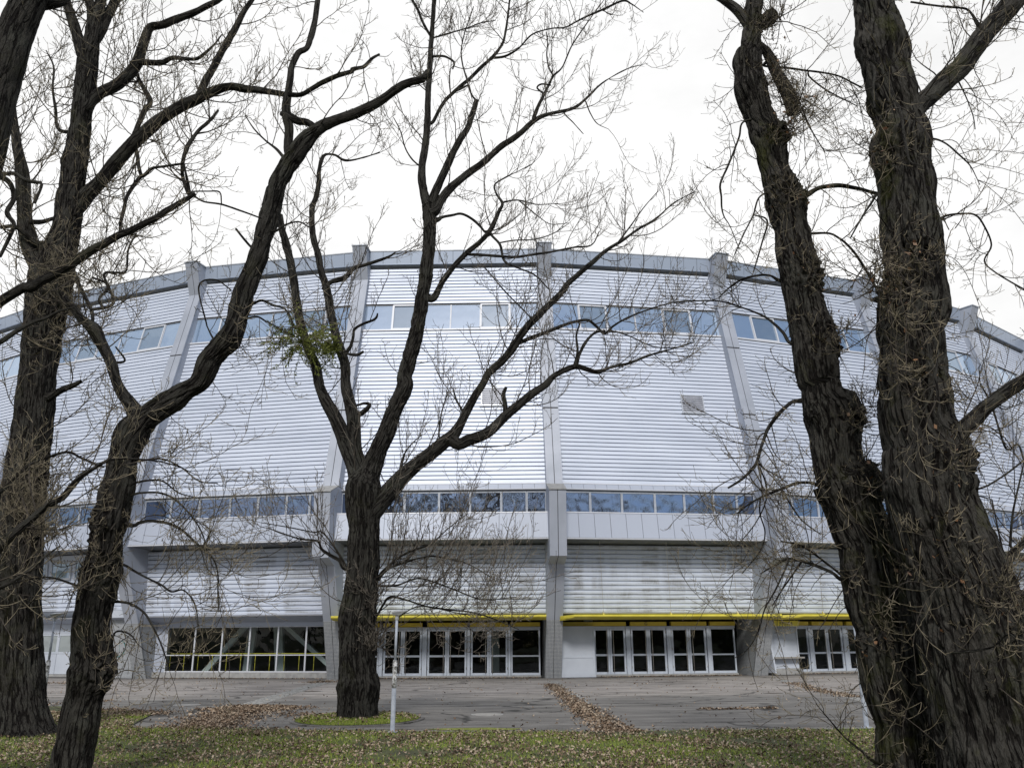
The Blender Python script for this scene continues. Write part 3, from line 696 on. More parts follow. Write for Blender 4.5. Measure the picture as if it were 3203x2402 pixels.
# ---- yellow canopies
def canopy(k, a, b, wing_l=.55, wing_r=0.0):
    mb = MB(); sec = [(.0, .005), (.018, -.025), (.014, -.06), (-.05, -.095), (-.35, -.15), (-.8, -.165), (-1.35, -.16), (-1.35, -.10), (-.6, -.01), (-.12, .02), (-.03, .03)]
    Rf, Zf = 54.9, 2.52
    st = [0, .15, .35, .6, 1] if wing_l else [0, 1]
    ring = []
    n = 14
    for i in range(n + 1):
        s = a + (b - a) * i / n
        ring.append([BAY(k, s, Rf + do, Zf + dz) for do, dz in sec])
    if wing_l:           # wing: the front edge curves back towards the wall
        pre = []
        for t in (1.0, .8, .55, .3, .12):
            s = a - wing_l * t; back = .62 * t ** 1.6
            pre.append([BAY(k, s, Rf + min(do, do if do < -back else -back + do * .15), Zf + dz - .05 * t) for do, dz in sec])
        ring = pre + ring
    V = [p for r in ring for p in r]; ns = len(sec)
    base = len(mb.v); mb.v += V
    for i in range(len(ring) - 1):
        for j in range(ns):
            mb.f.append((base + i * ns + j, base + i * ns + (j + 1) % ns, base + (i + 1) * ns + (j + 1) % ns, base + (i + 1) * ns + j)); mb.m.append(0)
    mb.f.append(tuple(base + j for j in range(ns))); mb.m.append(0); mb.f.append(tuple(base + (len(ring) - 1) * ns + j for j in reversed(range(ns)))); mb.m.append(0)
    for i in range(len(V)): mb.uv[base + i] = (V[i][0], V[i][1] * .2, V[i][2])
    o = hp(mb, 'canopy', M['yellow'])
    return o
cabs = {2: (-3.0, -.05, 2.9), 3: (-2.75, .18, 3.15), 4: (-2.2, .75, 3.3), 5: (-2.75, .18, 3.1), 6: (-2.75, .18, 3.1)}
for k, a, b, wl_ in ((2, -4.56, 4.36, 0), (3, -4.0, 5.06, .5), (4, -3.3, 4.4, 1.4), (5, -3.9, 4.6, .5), (6, -3.9, 4.6, .5)):
    o = canopy(k, a, b, wl_)
    for s in cabs[k]:
        c = MB(); c.tube([BAY(k, s, 54.72, 2.6), BAY(k, s - .12, 54.95, 5.55)], .008, 5)
        c.tube([BAY(k, s, 54.74, 2.52), BAY(k, s, 54.72, 2.68)], .028, 6); c.build('cable', M['steel'], o)
        c = MB(); slab(c, k, s - .03, s + .03, 54.78, 2.53, 54.72, 2.66, .0, .06); c.build('bracket', M['yellow'], o)

# ---- signs
sg = empty('ticket_sign', BAY(4, -3.62, 54.0, 2.0)); tag(sg, 'yellow sign panel reading KASSA 6 above the ticket window', 'sign')
f = MB(); slab(f, 4, -4.30, -2.96, 53.9, 2.07, 53.9, 2.30, .03, .01); keep(f.build('board', M['yellow'], None), sg)
keep(text_mesh('KASSA 6', .17, 'lettering', M['letter'], bay_mtx(4, -3.62, 53.9, 2.185, .033), None, width=.66), sg)
f = MB()
for s in (-4.2, -3.05): f.tube([BAY(4, s, 53.9, 2.28, -.02), BAY(4, s, 53.6, 2.45, -.1)], .012, 6)
keep(f.build('bracket', M['steel'], None), sg)
sg = empty('building_lettering', BAY(5, -.3, 55.3, 6.1)); tag(sg, 'raised dark capitals DUSIKA HALLE on the silver panel band right of the trees', 'sign')
keep(text_mesh('DUSIKA', .40, 'word', M['letter'], bay_mtx(5, -1.13, 55.23, 6.20, .05, -math.radians(9)), None, width=1.30, ext=.012), sg)
keep(text_mesh('HALLE', .40, 'word', M['letter'], bay_mtx(5, .66, 55.23, 6.20, .05, -math.radians(9)), None, width=1.15, ext=.012), sg)

# ================================================================== GROUND
g = MB(); 
xs = [-600, -60, -30, -15, 0, 15, 30, 60, 600]; ys = [-600, -60, -20, 0, 20, 40, 60, 200, 900]
for i in range(8):
    for j in range(8): g.quad((xs[i], ys[j], 0), (xs[i + 1], ys[j], 0), (xs[i + 1], ys[j + 1], 0), (xs[i], ys[j + 1], 0))
structure(g.build('ground', M['asphalt']))
edge_px = [(-500, 2222), (-200, 2218), (60, 2214), (180, 2210), (260, 2217), (330, 2220), (400, 2222), (440, 2228), (478, 2234), (452, 2248), (425, 2262), (410, 2278), (470, 2281), (560, 2280), (620, 2277), (700, 2281), (860, 2284), (1000, 2287), (1150, 2289), (1350, 2291), (1600, 2291), (1800, 2291), (1890, 2292),
           (2000, 2290), (2200, 2286), (2450, 2283), (2700, 2282), (3000, 2278), (3203, 2272), (3500, 2262), (3900, 2250)]
edge = [G(x, y) for x, y in edge_px]
fine = []
for (x0, y0), (x1, y1) in zip(edge[:-1], edge[1:]):
    n = max(1, int(math.hypot(x1 - x0, y1 - y0) / .18))
    for i in range(n):
        t = i / n; p = (x0 + (x1 - x0) * t, y0 + (y1 - y0) * t)
        q = mn.noise(Vector((p[0] * 2.3, p[1] * 2.3, 3))) * .10 + mn.noise(Vector((p[0] * 9, p[1] * 9, 8))) * .04
        fine.append((p[0], p[1] + q))
fine.append(edge[-1])
lawnpoly = [(fine[0][0] - 40, fine[0][1] + 1)] + fine + [(fine[-1][0] + 40, fine[-1][1]), (60, -60), (-60, -60)]
def inpoly(P, poly):
    x, y = P[:, 0], P[:, 1]; r = np.zeros(len(P), bool); n = len(poly)
    for i in range(n):
        x0, y0 = poly[i]; x1, y1 = poly[(i + 1) % n]
        if y0 == y1: continue
        c = ((y0 > y) != (y1 > y)) & (x < (x1 - x0) * (y - y0) / (y1 - y0) + x0); r ^= c
    return r
lw = MB()
for (x0, y0), (x1, y1) in zip(lawnpoly[:-2], lawnpoly[1:-2]):     # columns down to a line, then one sheet beyond
    if x1 <= x0: continue
    lw.quad((x0, 8, .022), (x1, 8, .022), (x1, y1, .022), (x0, y0, .022))
lw.quad((-400, -400, .022), (400, -400, .022), (400, 8, .022), (-400, 8, .022))
structure(lw.build('lawn', M['lawn']))
# tree island
isl = MB(); ic = (-3.25, 18.75)
ip = [(ic[0] + 1.28 * math.cos(a) * (1 + .06 * mn.noise(Vector((math.cos(a) * 2, math.sin(a) * 2, 0)))), ic[1] + 1.45 * math.sin(a) * (1 + .06 * mn.noise(Vector((math.cos(a) * 2, math.sin(a) * 2, 5))))) for a in [2 * math.pi * i / 40 for i in range(40)]]
isl.poly([(x, y, .03) for x, y in ip]); structure(isl.build('tree_island', M['lawn']))
kb = MB()
for i in range(40):
    (x0, y0), (x1, y1) = ip[i], ip[(i + 1) % 40]
    f_ = 1.07; X0, Y0 = ic[0] + (x0 - ic[0]) * f_, ic[1] + (y0 - ic[1]) * f_; X1, Y1 = ic[0] + (x1 - ic[0]) * f_, ic[1] + (y1 - ic[1]) * f_
    kb.hexa([(X0, Y0, 0), (X1, Y1, 0), (x1, y1, 0), (x0, y0, 0), (X0, Y0, .026), (X1, Y1, .026), (x1, y1, .026), (x0, y0, .026)])
structure(kb.build('island_kerb', M['asphalt']))
# drains of granite setts running out from the fins
def drain(p0, p1, wd):
    mb = MB(); a = Vector((*p0, 0)); b = Vector((*p1, 0)); t = (b - a).normalized(); nrm = Vector((-t.y, t.x, 0)); L = (b - a).length
    n = int(L / .11); m = int(wd / .11)
    for i in range(n):
        for j in range(m):
            c = a + t * (i + .5) * L / n + nrm * ((j + .5) * wd / m - wd / 2) ; h = .008 + random.random() * .012 ; q = .046
            u, v = t * q, nrm * q
            mb.hexa([tuple(c - u - v), tuple(c + u - v), tuple(c + u + v), tuple(c - u + v)] + [tuple(c - u * .85 - v * .85 + Vector((0, 0, h))), tuple(c + u * .85 - v * .85 + Vector((0, 0, h))), tuple(c + u * .85 + v * .85 + Vector((0, 0, h))), tuple(c - u * .85 + v * .85 + Vector((0, 0, h)))])
    structure(mb.build('drainage_channel', M['cobble']))
drain(G(1728, 2128), G(1925, 2288), .5)
drain(G(1040, 2125), G(780, 2205), .55)
drain(G(2440, 2125), G(2800, 2215), .4)
# pavement joints (recessed tar lines, arcs around the hall)
jt = MB()
for r in (58.9, 63.2, 67.6):
    a0, a1 = A3 - 3.2 * STEP, A3 + 3.0 * STEP; n = 160
    for i in range(n):
        if random.random() < .12: continue
        a, b = a0 + (a1 - a0) * i / n, a0 + (a1 - a0) * (i + 1) / n; q = .012 + random.random() * .02
        jt.quad(*[(CX + rr * math.sin(x), CY - rr * math.cos(x), .003) for rr, x in ((r - q, a), (r + q, a), (r + q, b), (r - q, b))])
structure(jt.build('pavement_joint', M['gap']))
ms = MB(); mc = G(1485, 2280)
pp = [(mc[0] + .85 * math.cos(a) * (1 + .3 * mn.noise(Vector((math.cos(a) * 2, math.sin(a) * 2, 9)))), mc[1] + .22 * math.sin(a) * (1 + .5 * mn.noise(Vector((math.cos(a) * 2, math.sin(a) * 2, 19)))), .007) for a in [2 * math.pi * i / 50 for i in range(50)]]
ms.poly(pp); tag(ms.build('moss_patch', M['moss']), 'flat yellow green moss patch on the asphalt at the lawn edge', 'moss', kind='stuff')
for i, (x, y, lab, mt) in enumerate(((583, 2204, 'pale round concrete manhole cover nearest the left lawn', 'mhc'), (975, 2162, 'round iron manhole cover beside the sett drain left of the middle tree', 'rust'), (1524, 2234, 'pale round manhole cover between the lamp post and the leafy drain', 'mhc'), (2418, 2168, 'rusty round manhole cover in front of the ticket window', 'rust'))):
    px, py = G(x, y); e = empty('manhole_cover', (px, py, 0)); tag(e, lab, 'manhole cover')
    m = MB(); m.tube([(0, 0, 0), (0, 0, .008)], .30, 28); o = m.build('lid', M[mt], e)
    m = MB(); n = 28
    for j in range(n):
        a, b = 2 * math.pi * j / n, 2 * math.pi * (j + 1) / n
        m.hexa([(r * math.cos(q), r * math.sin(q), z) for z in (0, .006) for r, q in ((.31, a), (.36, a), (.36, b), (.31, b))])
    m.build('ring', M['concrete'], e)

# ---- lamp posts
def lamp(px, py, h, label, lean=0.0, yaw=0.0):
    e = empty('lamp_post', (px, py, .02)); tag(e, label, 'lamp post', 'low lamp posts along the lawn edge')
    lx = lambda z: lean * z
    m = MB(); m.tube([(0, 0, -.1), (lx(.74), 0, .74)], .042, 16); m.tube([(0, 0, 0), (0, 0, .015)], .1, 16); m.build('base_sleeve', M['lampw'], e, smooth=False)
    m = MB(); m.tube([(lx(z), 0, z) for z in (.742, .9, 1.05, 1.2, 1.22)], [.040, .041, .039, .042, .034], 16); m.tube([(lx(1.1), 0, 1.1), (lx(1.13), 0, 1.13)], .047, 16); m.build('peeling_section', M['lampg'], e, smooth=True)
    m = MB(); m.tube([(lx(1.22), 0, 1.22), (lx(h - .12), 0, h - .12)], .0235, 16); m.build('pole', M['lampw'], e, smooth=True)
    c, s = math.cos(yaw), math.sin(yaw)
    def q(x, y, z): return (lx(h) + x * c - y * s, x * s + y * c, z)
    m = MB(); m.hexa([q(-.07, -.06, h - .05), q(.06, -.06, h - .05), q(.06, .10, h - .04), q(-.07, .10, h - .04), q(-.085, -.09, h), q(.16, -.09, h + .02), q(.17, .16, h + .05), q(-.06, .16, h + .04)])
    m.tube([(lx(h - .12), 0, h - .13), (lx(h - .05), 0, h - .045)], .034, 12); m.build('lamp_head', M['lamphead'], e)
lamp(*G(1227, 2293), 2.06, 'white lamp post with peeling middle just right of the middle tree', .008)
lamp(*G(2712, 2279), 2.06, 'white lamp post half hidden by the leaning mossy trunk on the right', -.004)
lamp(*G(122, 2268), 2.12, 'pale lamp post behind the thick leftmost trunk standing on the lawn', .004, .2)

# ================================================================== TREES
CR = {'a': (0, 0, .7232), 'b': (1000, 0, .7233), 'c': (2103, 0, .7232), 'd': (0, 1200, .7246), 'e': (1000, 1200, .7246), 'f': (2103, 1200, .7246)}
def px(spec):
    """'a: x,y,w x,y,w | b: ...' -> array of photo pixels (x, y, width)"""
    o = []
    for part in spec.split('|'):
        c, body = part.split(':'); X0, Y0, k = CR[c.strip()]
        for t in body.split():
            x, y, w_ = (float(v) for v in t.split(',')); o.append((X0 + x * k, Y0 + y * k, w_ * k))
    return np.array(o)
def resample(P, ds):
    """smooth Catmull-Rom through control points (n,4: xyz r)"""
    Q = np.vstack([2 * P[0] - P[1], P, 2 * P[-1] - P[-2]]); o = []
    for i in range(1, len(Q) - 2):
        p0, p1, p2, p3 = Q[i - 1], Q[i], Q[i + 1], Q[i + 2]
        n = max(1, int(np.linalg.norm(p2[:3] - p1[:3]) / ds))
        for t in np.arange(n) / n:
            o.append(.5 * (2 * p1 + (p2 - p0) * t + (2 * p0 - 5 * p1 + 4 * p2 - p3) * t * t + (3 * p1 - p0 - 3 * p2 + p3) * t ** 3))
    o.append(P[-1]); o = np.array(o); o[:, 3] = np.maximum(o[:, 3], P[:, 3].min() * .7)
    return o
def barktube(P, n, amp, seed, lump=0.0, burls=()):
    """P (m,4) -> displaced tube verts, faces, bark coords"""
    C = P[:, :3]; R = P[:, 3]; T = np.gradient(C, axis=0); T /= np.linalg.norm(T, axis=1)[:, None] + 1e-9
    S_ = np.concatenate([[0], np.cumsum(np.linalg.norm(np.diff(C, axis=0), axis=1))])
    A = np.zeros_like(C); a = np.cross(T[0], [0.3, 1, .1]); a /= np.linalg.norm(a)
    for i in range(len(C)):
        a = a - T[i] * (a @ T[i]); a /= np.linalg.norm(a); A[i] = a
    B = np.cross(T, A); V = []; K = []
    near = [[(bc, br) for bc, br in burls if np.linalg.norm(C[i] - bc) < R[i] + br * 2.2] for i in range(len(C))]
    for i in range(len(C)):
        r = R[i]
        for j in range(n):
            q = 2 * math.pi * j / n; cx, sx = math.cos(q), math.sin(q)
            bx, by, bz = cx * r + seed, sx * r, S_[i]
            d = 0.0
            if amp:
                wx = mn.noise(Vector((bx * 6, by * 6, bz * 3))) * .05; g1 = mn.noise(Vector(((bx + wx) * 15, (by + wx) * 15, bz * 1.7)))
                g2 = mn.noise(Vector(((bx - wx) * 31, (by + wx) * 31, bz * 6 + 3)))
                d = amp * (.45 - 1.25 * math.exp(-abs(g1) / .13) - .45 * math.exp(-abs(g2) / .16))
            if lump: d += lump * (mn.noise(Vector((bx * 3.1, by * 3.1, bz * 2.6 + 9))) + .6 * max(0, mn.noise(Vector((bx * 7, by * 7, bz * 6)))))
            for bc, br in near[i]:
                k_ = math.exp(-((C[i] + (A[i] * cx + B[i] * sx) * r - bc) ** 2).sum() / br ** 2)
                if k_ > .03: d += k_ * (.012 + .07 * mn.noise(Vector((bx * 14, by * 14, bz * 12))) + .10 * mn.noise(Vector((bx * 30, by * 30, bz * 26))))
            V.append(C[i] + (A[i] * cx + B[i] * sx) * (r + d)); K.append((bx, by, bz))
    m = len(C); I = np.arange(m - 1)[:, None] * n + np.arange(n)[None]; J = np.arange(m - 1)[:, None] * n + (np.arange(n)[None] + 1) % n
    Fq = np.stack([I, J, J + n, I + n], -1).reshape(-1, 4)
    V = list(V); K = list(K); c = len(V); V.append(C[-1] + T[-1] * R[-1] * .3); K.append((0, 0, S_[-1]))
    Fc = [((m - 1) * n + j, (m - 1) * n + (j + 1) % n, c, c) for j in range(n)]
    return np.array(V), Fq, np.array(K), c, n, m
def merge_limb(items, name, mat, parent):
    V = []; Fs = []; K = []; off = 0
    for V_, F_, K_, c, n, m in items:
        V.append(V_); K.append(K_); Fs.append(F_ + off)
        off += len(V_)
    V = np.vstack(V); K = np.vstack(K); Fs = np.vstack(Fs)
    o = npmesh(name, V, Fs, mat, None, smooth=True, attr=K); keep(o, parent); return o
# vectorised twigs
def unit(a): return a / (np.linalg.norm(a, axis=-1, keepdims=True) + 1e-9)
def grow(O, D, L, S_, up, wander):
    P = [O]; d = unit(D); st = (L / S_)[:, None]
    for i in range(S_):
        d = unit(d + np.array([0, 0, 1.0]) * (up if np.isscalar(up) else up[:, None]) + RNG.normal(0, wander, d.shape)); P.append(P[-1] + d * st)
    return np.stack(P, 1)
def kids(P, per, lo, hi, ang, jit=.35):
    n, m, _ = P.shape; t = lo + (hi - lo) * (np.arange(per)[None] + RNG.random((n, per))) / per
    x = t * (m - 1); i = np.minimum(x.astype(int), m - 2); f = (x - i)[..., None]; r = np.arange(n)[:, None]
    O = P[r, i] * (1 - f) + P[r, i + 1] * f; T = unit(P[r, i + 1] - P[r, i])
    rnd = unit(RNG.normal(size=T.shape)); side = unit(rnd - T * (rnd * T).sum(-1, keepdims=True)); a = ang * (1 + RNG.normal(0, jit, t.shape))[..., None]
    return O.reshape(-1, 3), (T * np.cos(a) + side * np.sin(a)).reshape(-1, 3), t.reshape(-1)
def tubes(P, r0, r1, sides=3):
    n, m, _ = P.shape; T = unit(np.gradient(P, axis=1)); ref = np.array([.31, .87, .39]); A = unit(np.cross(T, ref)); B = np.cross(T, A)
    R = r0[:, None] + (r1 - r0)[:, None] * np.linspace(0, 1, m)[None] ** .8
    q = np.arange(sides) * 2 * math.pi / sides
    V = P[:, :, None] + R[:, :, None, None] * (A[:, :, None] * np.cos(q)[:, None] + B[:, :, None] * np.sin(q)[:, None])
    b = (np.arange(n) * m * sides)[:, None, None] + (np.arange(m - 1) * sides)[None, :, None]; j = np.arange(sides)[None, None]
    jj = (j + 1) % sides
    Fq = np.stack([b + j, b + jj, b + jj + sides, b + j + sides], -1).reshape(-1, 4)
    return V.reshape(-1, 3), Fq

def build_tree(name, label, cat, group, Yt, trunk, limbs, opt):
    T0 = px(trunk)
    pts = np.array([np.append(at(x, y, Yt), w_ / 2 / F * Yt * opt.get('ws', 1.0)) for x, y, w_ in T0])
    if pts[0, 2] > -.05:                          # carry the trunk down to the ground
        d = (pts[0, :3] - pts[2, :3]); d[1] = 0; d /= np.linalg.norm(d); d[0] *= .55; d /= np.linalg.norm(d)
        n = max(1, int(pts[0, 2] / .35) + 1); ext = []
        for i in range(n, 0, -1):
            f = i / n; z = pts[0, 2] * (1 - f) - .12 * f; q = pts[0, :3] + d * (pts[0, 2] - z) / max(.3, -d[2])
            ext.append([q[0], Yt, z, pts[0, 3] * (1 + .28 * f ** 2)])
        pts = np.vstack([ext, pts])
    else: pts[0, 2] = -.1
    last = pts[-1].copy()
    if opt.get('topext', 0):
        d = unit(pts[-1, :3] - pts[-2, :3])
        for i in range(1, 4): q = last.copy(); q[:3] += d * opt['topext'] * i / 3; q[3] *= (1 - .22 * i); pts = np.vstack([pts, q])
    root = empty(name, (pts[0, 0], Yt, 0)); tag(root, label, cat, group)
    moss = opt.get('mat', 'bark'); sd = opt.get('seed', 1)
    tp = resample(pts, opt.get('ds', .035)); nn = opt.get('n', 72)
    # root flare
    fl = np.exp(-np.maximum(tp[:, 2], 0) / .22) * opt.get('flare', .12); tp[:, 3] *= (1 + fl)
    o = merge_limb([barktube(tp, nn, opt.get('amp', .016), sd, opt.get('lump', .0), [(at(bx_, by_, Yt - .12), opt.get('burlr', .20)) for bx_, by_, *_ in opt.get('tufts', [])])], 'trunk', M[moss], root)
    dense = lambda A_: np.vstack([A_[:-1] + (A_[1:] - A_[:-1]) * t for t in (0, .25, .5, .75)] + [A_[-1:]])
    done = [dense(np.column_stack([T0[:, :2], np.full(len(T0), Yt), T0[:, 2]]))]; spawn = [(tp, 1.0, 0)]
    for li, lm in enumerate(limbs):
        spec, sl = lm[0], lm[1]; dens = lm[2] if len(lm) > 2 else 1.0
        Q = px(spec); allp = np.vstack(done); j = np.argmin(np.hypot(allp[:, 0] - Q[0, 0], allp[:, 1] - Q[0, 1])); Y0 = allp[j, 2]
        if np.hypot(allp[j, 0] - Q[0, 0], allp[j, 1] - Q[0, 1]) > 3: Q = np.vstack([[allp[j, 0], allp[j, 1], min(Q[0, 2] * 1.15, allp[j, 3] * .9)], Q])
        L = np.concatenate([[0], np.cumsum(np.hypot(*np.diff(Q[:, :2], axis=0).T))]) / F * Yt
        Y = Y0 + sl * L + .06 * np.sin(L * 2.1 + li)
        P = np.array([np.append(at(x, y, yy), max(w_ / 2 / F * yy, .004)) for (x, y, w_), yy in zip(Q, Y)])
        # start inside the parent
        P = resample(P, max(.03, P[:, 3].mean() * .8))
        k = max(6, min(40, int(P[:, 3].max() / .012) + 6))
        merge_limb([barktube(P, k, min(.012, P[:, 3].mean() * .10), sd + li * 3.1, P[:, 3].mean() * opt.get('knob', .12))], 'limb', M[moss if P[:, 3].max() > .05 else 'bark'], root)
        done.append(dense(np.column_stack([Q[:, :2], Y, Q[:, 2]]))); spawn.append((P, dens, 1))
    # twigs
    VV = []; FF = []; MI = []; off = 0
    def add(P, r0, r1, mi, sides=3):
        nonlocal off
        V, Fq = tubes(P, r0, r1, sides); VV.append(V); FF.append(Fq + off); off += len(V); MI.append(np.full(len(Fq), mi))
    O = []; D = []; R = []; TT = []
    for P, dens, kind in spawn:
        L = np.concatenate([[0], np.cumsum(np.linalg.norm(np.diff(P[:, :3], axis=0), axis=1))])
        n = RNG.poisson(L[-1] * opt['density'] * dens * (opt.get('trunkd', .4) if kind == 0 else 1))
        if n == 0: continue
        x = RNG.random(n) ** (1 if kind == 0 else .75) * L[-1]
        if kind == 0: x = x[np.interp(x, L, P[:, 2]) > opt.get('minz', 1.2)]
        n = len(x)
        C = np.stack([np.interp(x, L, P[:, i]) for i in range(4)], 1); T = unit(np.stack([np.interp(np.minimum(x + .05, L[-1]), L, P[:, i]) - np.interp(np.maximum(x - .05, 0), L, P[:, i]) for i in range(3)], 1))
        rnd = unit(RNG.normal(size=(n, 3)) * np.array([1, .75, 1])); side = unit(rnd - T * (rnd * T).sum(1, keepdims=True)); a = RNG.uniform(.55, 1.3, n)[:, None]
        if kind == 0: a = RNG.uniform(1.0, 1.6, n)[:, None]
        O.append(C[:, :3] + side * C[:, 3:] * .7); D.append(T * np.cos(a) + side * np.sin(a)); R.append(C[:, 3]); TT.append(np.full(n, kind) + 0.0)
    for (cx_, cy_, ex, n, ln) in opt.get('tufts', []):      # dense sprouts on burrs
        c = at(cx_, cy_, Yt - opt.get('tuftd', .25)); n = int(n * .55); O.append(c + RNG.normal(0, ex, (n, 3))); D.append(unit(RNG.normal(size=(n, 3)) + np.array([0, -.5, .3]))); R.append(np.full(n, .02)); TT.append(np.full(n, 2.0))
    O = np.vstack(O); D = np.vstack(D); R = np.concatenate(R); TT = np.concatenate(TT); n = len(O)
    # fewer, longer shoots: mixture
    Ls = opt['len'] * RNG.uniform(.25, 1.0, n) ** 1.2 * np.where(TT == 2, .45, 1.0) * np.where(TT == 0, opt.get('trunklen', .7), 1)
    r0 = np.minimum(R * .45, opt['r'] * (.6 + .8 * Ls / opt['len'])); r0 = np.maximum(r0, opt['rm'] * 1.3)
    up = opt['up'] * RNG.uniform(.3, 1.4, n)
    if opt.get('droop'): up = np.where(RNG.random(n) < opt['droop'], -np.abs(up) * 1.3, up)
    P1 = grow(O, D, Ls, 10, up, .10); add(P1, r0, np.full(n, opt['rm']), 0, 4)
    c1 = opt.get('c1', 8); O2, D2, t2 = kids(P1, c1, .12, .98, .85); par = np.repeat(np.arange(n), c1)
    keepm = RNG.random(len(O2)) < np.clip(Ls[par] / opt['len'] * 1.6, .25, 1); O2, D2, t2, par = O2[keepm], D2[keepm], t2[keepm], par[keepm]
    L2 = Ls[par] * (.5 - .3 * t2) * RNG.uniform(.4, 1.1, len(O2)); P2 = grow(O2, D2, L2, 5, opt['up'] * 1.2, .10)
    add(P2, np.maximum(r0[par] * .55, opt['rm']), np.full(len(O2), opt['rm'] * .75), 1)
    c2 = opt.get('c2', 4); O3, D3, t3 = kids(P2, c2, .15, 1.0, .8); p3 = np.repeat(np.arange(len(O2)), c2)
    L3 = np.clip(L2[p3] * .45, .03, .22) * RNG.uniform(.4, 1.2, len(O3)) * opt.get('l3', 1); P3 = grow(O3, D3, L3, 2, .12, .1)
    add(P3, np.full(len(O3), opt['rm'] * .95), np.full(len(O3), opt['rm'] * .7), 1)
    # buds: short swollen tips
    sel = RNG.random(len(O3)) < .5; tip = P3[sel][:, -1]; dr = unit(P3[sel][:, -1] - P3[sel][:, -2]); bl = opt.get('bud', .012)
    PB = np.stack([tip - dr * bl * .3, tip + dr * bl * .4, tip + dr * bl * 1.3], 1); add(PB, np.full(len(tip), opt['rm'] * 1.9), np.full(len(tip), opt['rm'] * .3), 2)
    mats = opt.get('tm', ('twigd', 'twig', 'twigd'))
    o = npmesh('crown', np.vstack(VV), np.vstack(FF), [M[x] for x in mats], None, attr=None, mi=np.concatenate(MI)); keep(o, root)
    o['kind'] = 'stuff'; o['label'] = 'bare twigs and buds'
    if opt.get('dead'):
        cs = np.array([at(x_, y_, Yt - opt.get('tuftd', .25)) for x_, y_, *_ in opt['tufts'] for _i in range(opt['dead'])]); cs = cs + RNG.normal(0, .14, cs.shape); m_ = len(cs)
        U = unit(RNG.normal(size=(m_, 3))); W = unit(np.cross(U, RNG.normal(size=(m_, 3)))); l_ = RNG.uniform(.012, .030, m_)[:, None]
        Vd = np.stack([cs - U * l_, cs + W * l_ * .7 - U * l_ * .1, cs + U * l_, cs - W * l_ * .7 + U * l_ * .15], 1).reshape(-1, 3)
        keep(npmesh('dead_leaves', Vd, np.arange(4 * m_).reshape(-1, 4), M['deadleaf']), root)
    print(name, 'twigs', n, len(O2), len(O3), 'verts', off)
    return root, done

TG = 'old bare trees in front of the hall'
# thick leftmost tree
build_tree('bare_tree', 'thick leftmost furrowed trunk on the lawn forking upward into several heavy limbs', 'tree', TG, 16.1,
 'd: 92,1518,226 88,1450,208 80,1350,196 78,1200,186 78,1000,176 82,850,178 86,700,180 92,600,176 100,480,172 118,350,168 132,250,164 150,100,158 156,0,154 | a: 172,1560,152 190,1400,170 215,1250,190 235,1150,180 262,1080,150 285,1000,128 300,900,122 312,800,118 325,700,112 340,600,100 352,500,94 365,400,98 372,330,98 385,230,92 400,165,78',
 [('a: 205,1230,110 165,1140,90 130,1060,80 112,980,70 102,900,62 98,780,68 85,690,52 72,620,46 60,540,40 50,440,34 45,330,30', .1),
  ('a: 375,270,70 345,190,60 320,110,52 300,50,46 285,0,42 270,-60,38', .2),
  ('a: 400,170,60 402,110,56 398,50,50 385,0,45 370,-60,40', -.1), ('a: 410,170,62 440,120,56 460,80,52 480,40,48 500,0,46 525,-50,40', .3),
  ('a: 375,470,60 400,430,55 440,400,55 500,370,58 550,330,58 590,280,56 612,220,52 630,165,48 650,120,44 700,110,40 760,85,37 830,60,33 890,30,30 940,5,26 990,-30,20', .1),
  ('a: 605,270,34 650,272,30 700,272,28 745,252,22 800,255,19 850,255,17 890,228,14 930,190,10 960,150,6', -.3),
  ('a: 320,900,90 380,840,75 430,790,64 480,730,66 540,660,68 590,605,64 640,560,62 690,520,60 760,475,58 830,440,56 900,405,48 950,385,44 1000,375,40 1060,385,37 1120,390,34 1180,400,30 1230,408,26', -.05),
  ('a: 860,425,40 890,350,37 925,290,36 950,240,36 985,180,33 1015,130,32 1050,60,28 1090,0,24 1120,-40,20', .25),
  ('a: 560,640,26 590,560,24 625,480,28 650,440,24 620,380,22 600,340,18 590,300,14', .4),
  ('a: 570,600,20 592,660,19 600,720,18 617,762,18 655,730,15 700,722,14 745,715,12 795,708,11', -.3), ('a: 612,760,20 580,800,18 550,850,18 535,910,17 522,965,16 520,1015,12', -.1),
  ('a: 820,840,19 797,790,18 788,740,18 795,680,20 820,620,20 860,565,18 900,530,16 945,478,9', .2),
  ('a: 330,1340,40 300,1350,30 270,1300,20', .2), ('a: 225,1060,40 180,1060,40 150,1050,30 110,1010,24 60,980,20 0,985,18', -.3),
  ('a: 300,1150,24 340,1230,20 370,1290,18 400,1360,16 395,1430,14', -.4), ('a: 255,560,18 240,470,14 228,380,12 232,290,9 200,220,6', .4),
  ('d: 205,60,40 260,30,30 310,10,24 350,-10,16', -.3), ('a: 490,1310,14 450,1190,12 500,1180,12 545,1172,10 555,1080,9 590,1010,7', .2),
  ('a: 115,960,26 180,960,22 250,940,14 330,930,9', -.4), ('a: 430,1290,12 470,1235,12 400,1200,9', .5)],
 dict(seed=3, n=190, ds=.03, amp=.028, lump=.03, density=5.2, len=2.2, r=.013, rm=.0052, up=.16, c1=9, c2=3, trunkd=.7, minz=2.0, trunklen=.8, tufts=[(95, 1620, .22, 120, 1), (110, 1690, .25, 90, 1), (190, 1000, .25, 80, 1), (200, 850, .2, 60, 1), (120, 1500, .2, 50, 1)], tm=('twigd', 'twigy', 'twigd'), topext=2.0))
